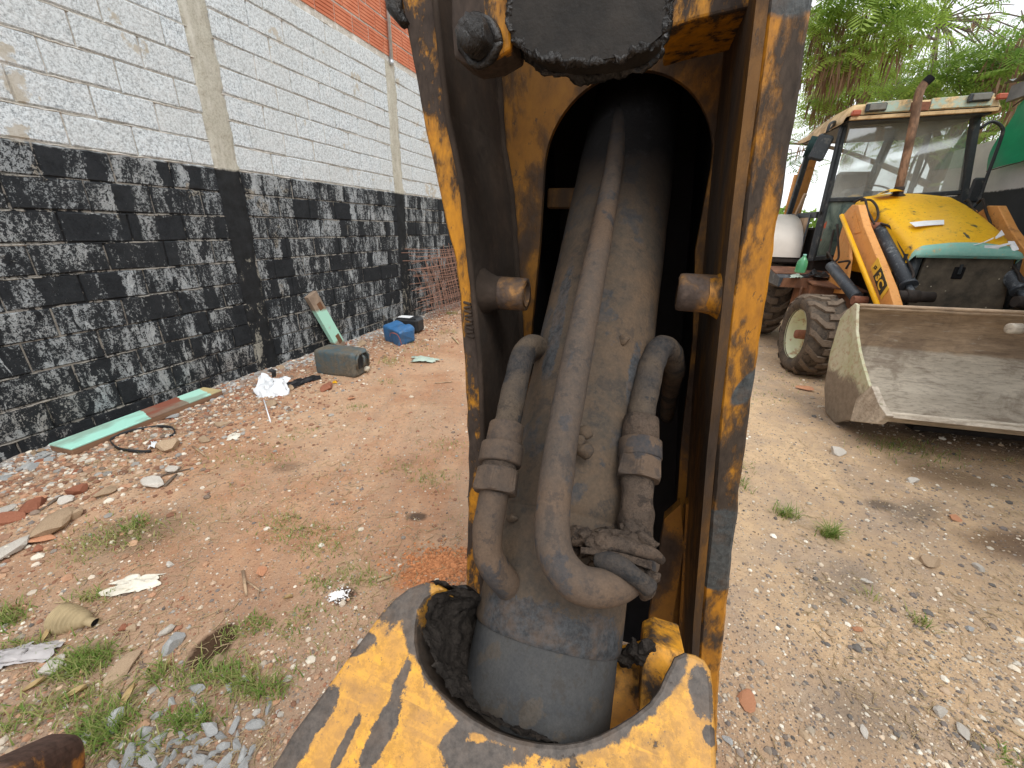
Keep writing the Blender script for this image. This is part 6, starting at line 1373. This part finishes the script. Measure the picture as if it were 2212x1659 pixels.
# white bag with stick on a stone
g = at(z6(300, 1240))
e = rag('white_bag', 'crumpled white plastic bag caught on a stone by the wall', 'plastic bag', 'plastic_white', g+V((0, .06, .04)), .13, .12, .08, 12, 18); e.rotation_euler = (rad(38), 0, .3)
b = MB(); b.tube([V((0, .11, .02)), V((.0, .15, .05)), V((-.02, .16, .09))], .018, 8); b.jitter(.02, 30); b.build('black_knot', M['black_bag'], e)
g = at(z6(268, 1415)); st = empty('white_stick', g, 0, 'thin white stick standing slanted in front of the white bag', 'stick'); q0, q1 = at(z6(295, 1500), .004)-g, at(z6(238, 1320), .03)-g; b = MB(); b.tube([q0, q1], .0055, 6); b.build('rod', M['tape'], st)
e = rag('black_film', 'flattened black plastic film in the rubble right of the white bag', 'plastic film', 'black_bag', at(z6(590, 1120), .005), .16, .08, .03, 8)
e = rag('green_foil', 'pale green foil packet on the dirt below the blue canister', 'packet', 'plastic_green', at(z6(1765, 905), .01), .15, .08, .045, 4, 8)
e = rag('yellow_peel', 'small yellow scrap below the grey canister', 'scrap', 'jrod', at(z6(912, 1120), .006), .035, .02, .01, 6, 6)
# wire mesh roll against the far wall
wmh = empty('wire_mesh', WALL.w(.0, 5.9, 0), -WALL.a, 'rusty reinforcing wire mesh leaning against the far end of the painted wall', 'wire mesh')
b = MB(); rw = random.Random(4)
for lay in range(3):
    for k in range(24):
        y = .1+k*.095+rw.uniform(-.02, .02); o_ = .08+lay*.07; b.tube([(o_+.22, y, .0), (o_+.13+rw.uniform(-.02, .02), y+rw.uniform(-.04, .04), .45), (o_, y+rw.uniform(-.05, .05), .85+.25*min(1, y*.8)+rw.uniform(-.1, .1))], .0042, 4, cap=False)
    for k in range(11):
        z = .05+k*.10+rw.uniform(-.02, .02); o_ = .08+lay*.07+(1-z)*.2; b.tube([(o_, -.25+rw.uniform(-.1, .2), z+rw.uniform(-.05, .1)), (o_+.02, .8, z+rw.uniform(-.03, .03)), (o_, 2.4, z+rw.uniform(-.04, .04))], .0042, 4, cap=False)
tag(b.build('wires', M['rust'], wmh, recalc=False), kind='stuff')
# rubber belt loop
g = at(z5(1190, 470)); bl = empty('rubber_belt', g, 0, 'black rubber belt lying in an open loop beside the long plank', 'belt'); b = MB(); pts = [(1260, 560), (1200, 565), (1090, 562), (990, 545), (935, 505), (930, 478), (970, 455), (1080, 415), (1200, 380), (1330, 362), (1430, 368), (1462, 395), (1455, 420), (1420, 440)]
P = curve_pts([at(z5(*p), .0)-g for p in pts], 5); b.grid([[p+V((0, 0, .002)), p+V((0, 0, .024))] for p in P]); o = b.build('strap', M['can_black'], bl, recalc=False); k_ = o.modifiers.new('s', 'SOLIDIFY'); k_.thickness = .005
e = rag('candy_wrapper', 'little white and red wrapper beside the rubber belt end', 'wrapper', 'plastic_white', at(z5(1285, 520), .01), .02, .035, .03, 3, 8)
# torn paper, ash, boot, bags, sticks, leaves
e = rag('torn_paper', 'dirty white torn paper crumpled flat on the dirt at left', 'paper', 'paper', at(z4(945, 375), .002), .085, .045, .028, 9, 22); e.rotation_euler[2] = .35
e = rag('tissue_scrap', 'small white tissue scrap between stones near the plank', 'paper', 'paper', at(z5(1940, 420), .004), .035, .05, .02, 14, 10)
e = rag('grey_plastic_bag', 'translucent greyish plastic bag lying at the left edge of the view', 'plastic bag', 'greybag', at(z4(110, 885), .004), .105, .045, .032, 17, 18); e.rotation_euler[2] = .2
e = rag('white_lump', 'flat piece of crumbly white plaster at the left edge of the rubble', 'plaster', 'paper', at(z5(70, 1390), .002), .055, .035, .03, 19, 12)
q0, q1 = at(z4(440, 640), .03), at(z4(680, 650), .018); bo = empty('rubber_boot_seal', (q0+q1)/2-V((0, 0, .02)), 0, 'beige ribbed conical rubber boot lying at the left', 'rubber boot')
o_ = V(bo.location); d = (q1-q0); Ls = d.length; pr = []
for i in range(44):
    t = i/43; r = .052-.030*max(0, (t-.28)/.5) if t < .78 else .0165; r = max(r, .0165)
    if t < .66: r += .0022*math.sin(t*70)
    pr.append((r, t*Ls*1.05))
b = MB(); b.lathe([(.001, .004)]+pr, q0-o_-d*.02, d, 28); b.jitter(.005, 20); b.build('cone', M['boot'], bo)
b = MB(); b.lathe([(.0125, Ls*1.03), (.001, Ls*1.02)], q0-o_-d*.02, d, 18); b.build('hole', M['soot'], bo)
b = MB(); b.att['tint'] = []
for k in range(240):
    g = G(731, 1290)+V((rp.gauss(0, .016), rp.gauss(0, .013), 0)); r0 = rp.uniform(.0015, .0055); z = gh(g.x, g.y)+.004; B_ = base[rp.randrange(12)]; v = rp.uniform(.75, .95)
    b.add([(g.x+x*r0, g.y+y*r0, z+zz*r0+rp.uniform(0, .004)) for x, y, zz in B_], ICF); b.att['tint'] += [(v, v, v)]*12
tag(b.build('white_ash', M['pebble'], recalc=False), 'little heap of white ash beside the yellow casting', 'ash', kind='stuff')
def stick(p, q, r, label, mat='ply', z=.006):
    a, c = at(p, z), at(q, z); e = empty('stick', a, 0, label, 'stick'); b = MB(); b.tube([V((0, 0, 0)), (c-a)*.5+V((0, 0, .003)), c-a], [r, r*1.1, r*.7], 5, flat=.5); b.build('twig', M[mat], e)
stick(z4(1720, 270), z4(1748, 455), .0065, 'thicker upright splinter by the orange clay shard'); stick(z4(1745, 345), z4(1850, 425), .004, 'slanting splinter touching the thicker one by the clay shard'); stick(z4(1838, 400), z4(1825, 480), .003, 'shortest splinter below the orange clay shard')
stick(z5(345, 1045), z5(560, 905), .010, 'dark pointed wood splinter in the rubble at left', 'bark'); stick(z5(1270, 775), z5(1585, 690), .007, 'long grey stick lying across the rubble', 'bark'); stick(z5(1370, 840), z5(1470, 740), .010, 'brown wedge of wood below the long grey stick', 'bark'); stick(z5(1600, 505), z5(1715, 590), .007, 'pale curved stick near the tan stones')
stick(z4(1180, 1530), z4(1560, 1570), .004, 'brown twig lying over the crushed stones', 'bark'); stick(z6(1870, 1120), z6(2035, 1110), .010, 'pale bark strip right of the canisters'); stick(z6(2030, 680), z6(2095, 745), .012, 'white strip of wood beside the yellow arm edge', 'straw'); stick(z5(700, 780), z5(900, 770), .006, 'orange brown splinter above the beige flat stone'); stick(z2(1440, 950), z2(1495, 930), .009, 'pale wood chip near the yellow casting', 'straw'); stick(z5(730, 680), z5(830, 655), .005, 'white splinter beside the mortar flakes', 'straw')
def leaf(p, L, a, lift, label, mat='dryleaf'):
    g = at(p, .003); e = empty('dry_leaf', g, a, label, 'leaf'); rows = []
    for i in range(9):
        t = i/8; w_ = L*.2*math.sin(math.pi*(t*.95+.03)); rows.append([(L*(t-.5), s*w_, lift*t+abs(s)*.010*(1+t)) for s in (-1, -.5, 0, .5, 1)])
    b = MB(); b.grid(rows); b.build('blade', M[mat], e, recalc=False)
leaf(z4(915, 1190), .060, 1.35, .03, 'curled yellow leaf standing on edge among grass'); leaf(z4(540, 1150), .065, .55, .01, 'brown curled leaf near the lower left'); leaf(z4(250, 1090), .055, .9, .0, 'grey brown flat leaf at the lower left'); leaf(z4(2040, 465), .035, .3, .0, 'small cream leaf right of the splinters'); leaf(z4(1190, 955), .028, .7, .01, 'tiny tan leaf under the dark wet hole'); leaf(z4(345, 745), .045, 1.6, .02, 'cream leaf beneath the ribbed rubber boot')
# earth crumbs inside the dark hole and loose cable on the belt side are part of the ground
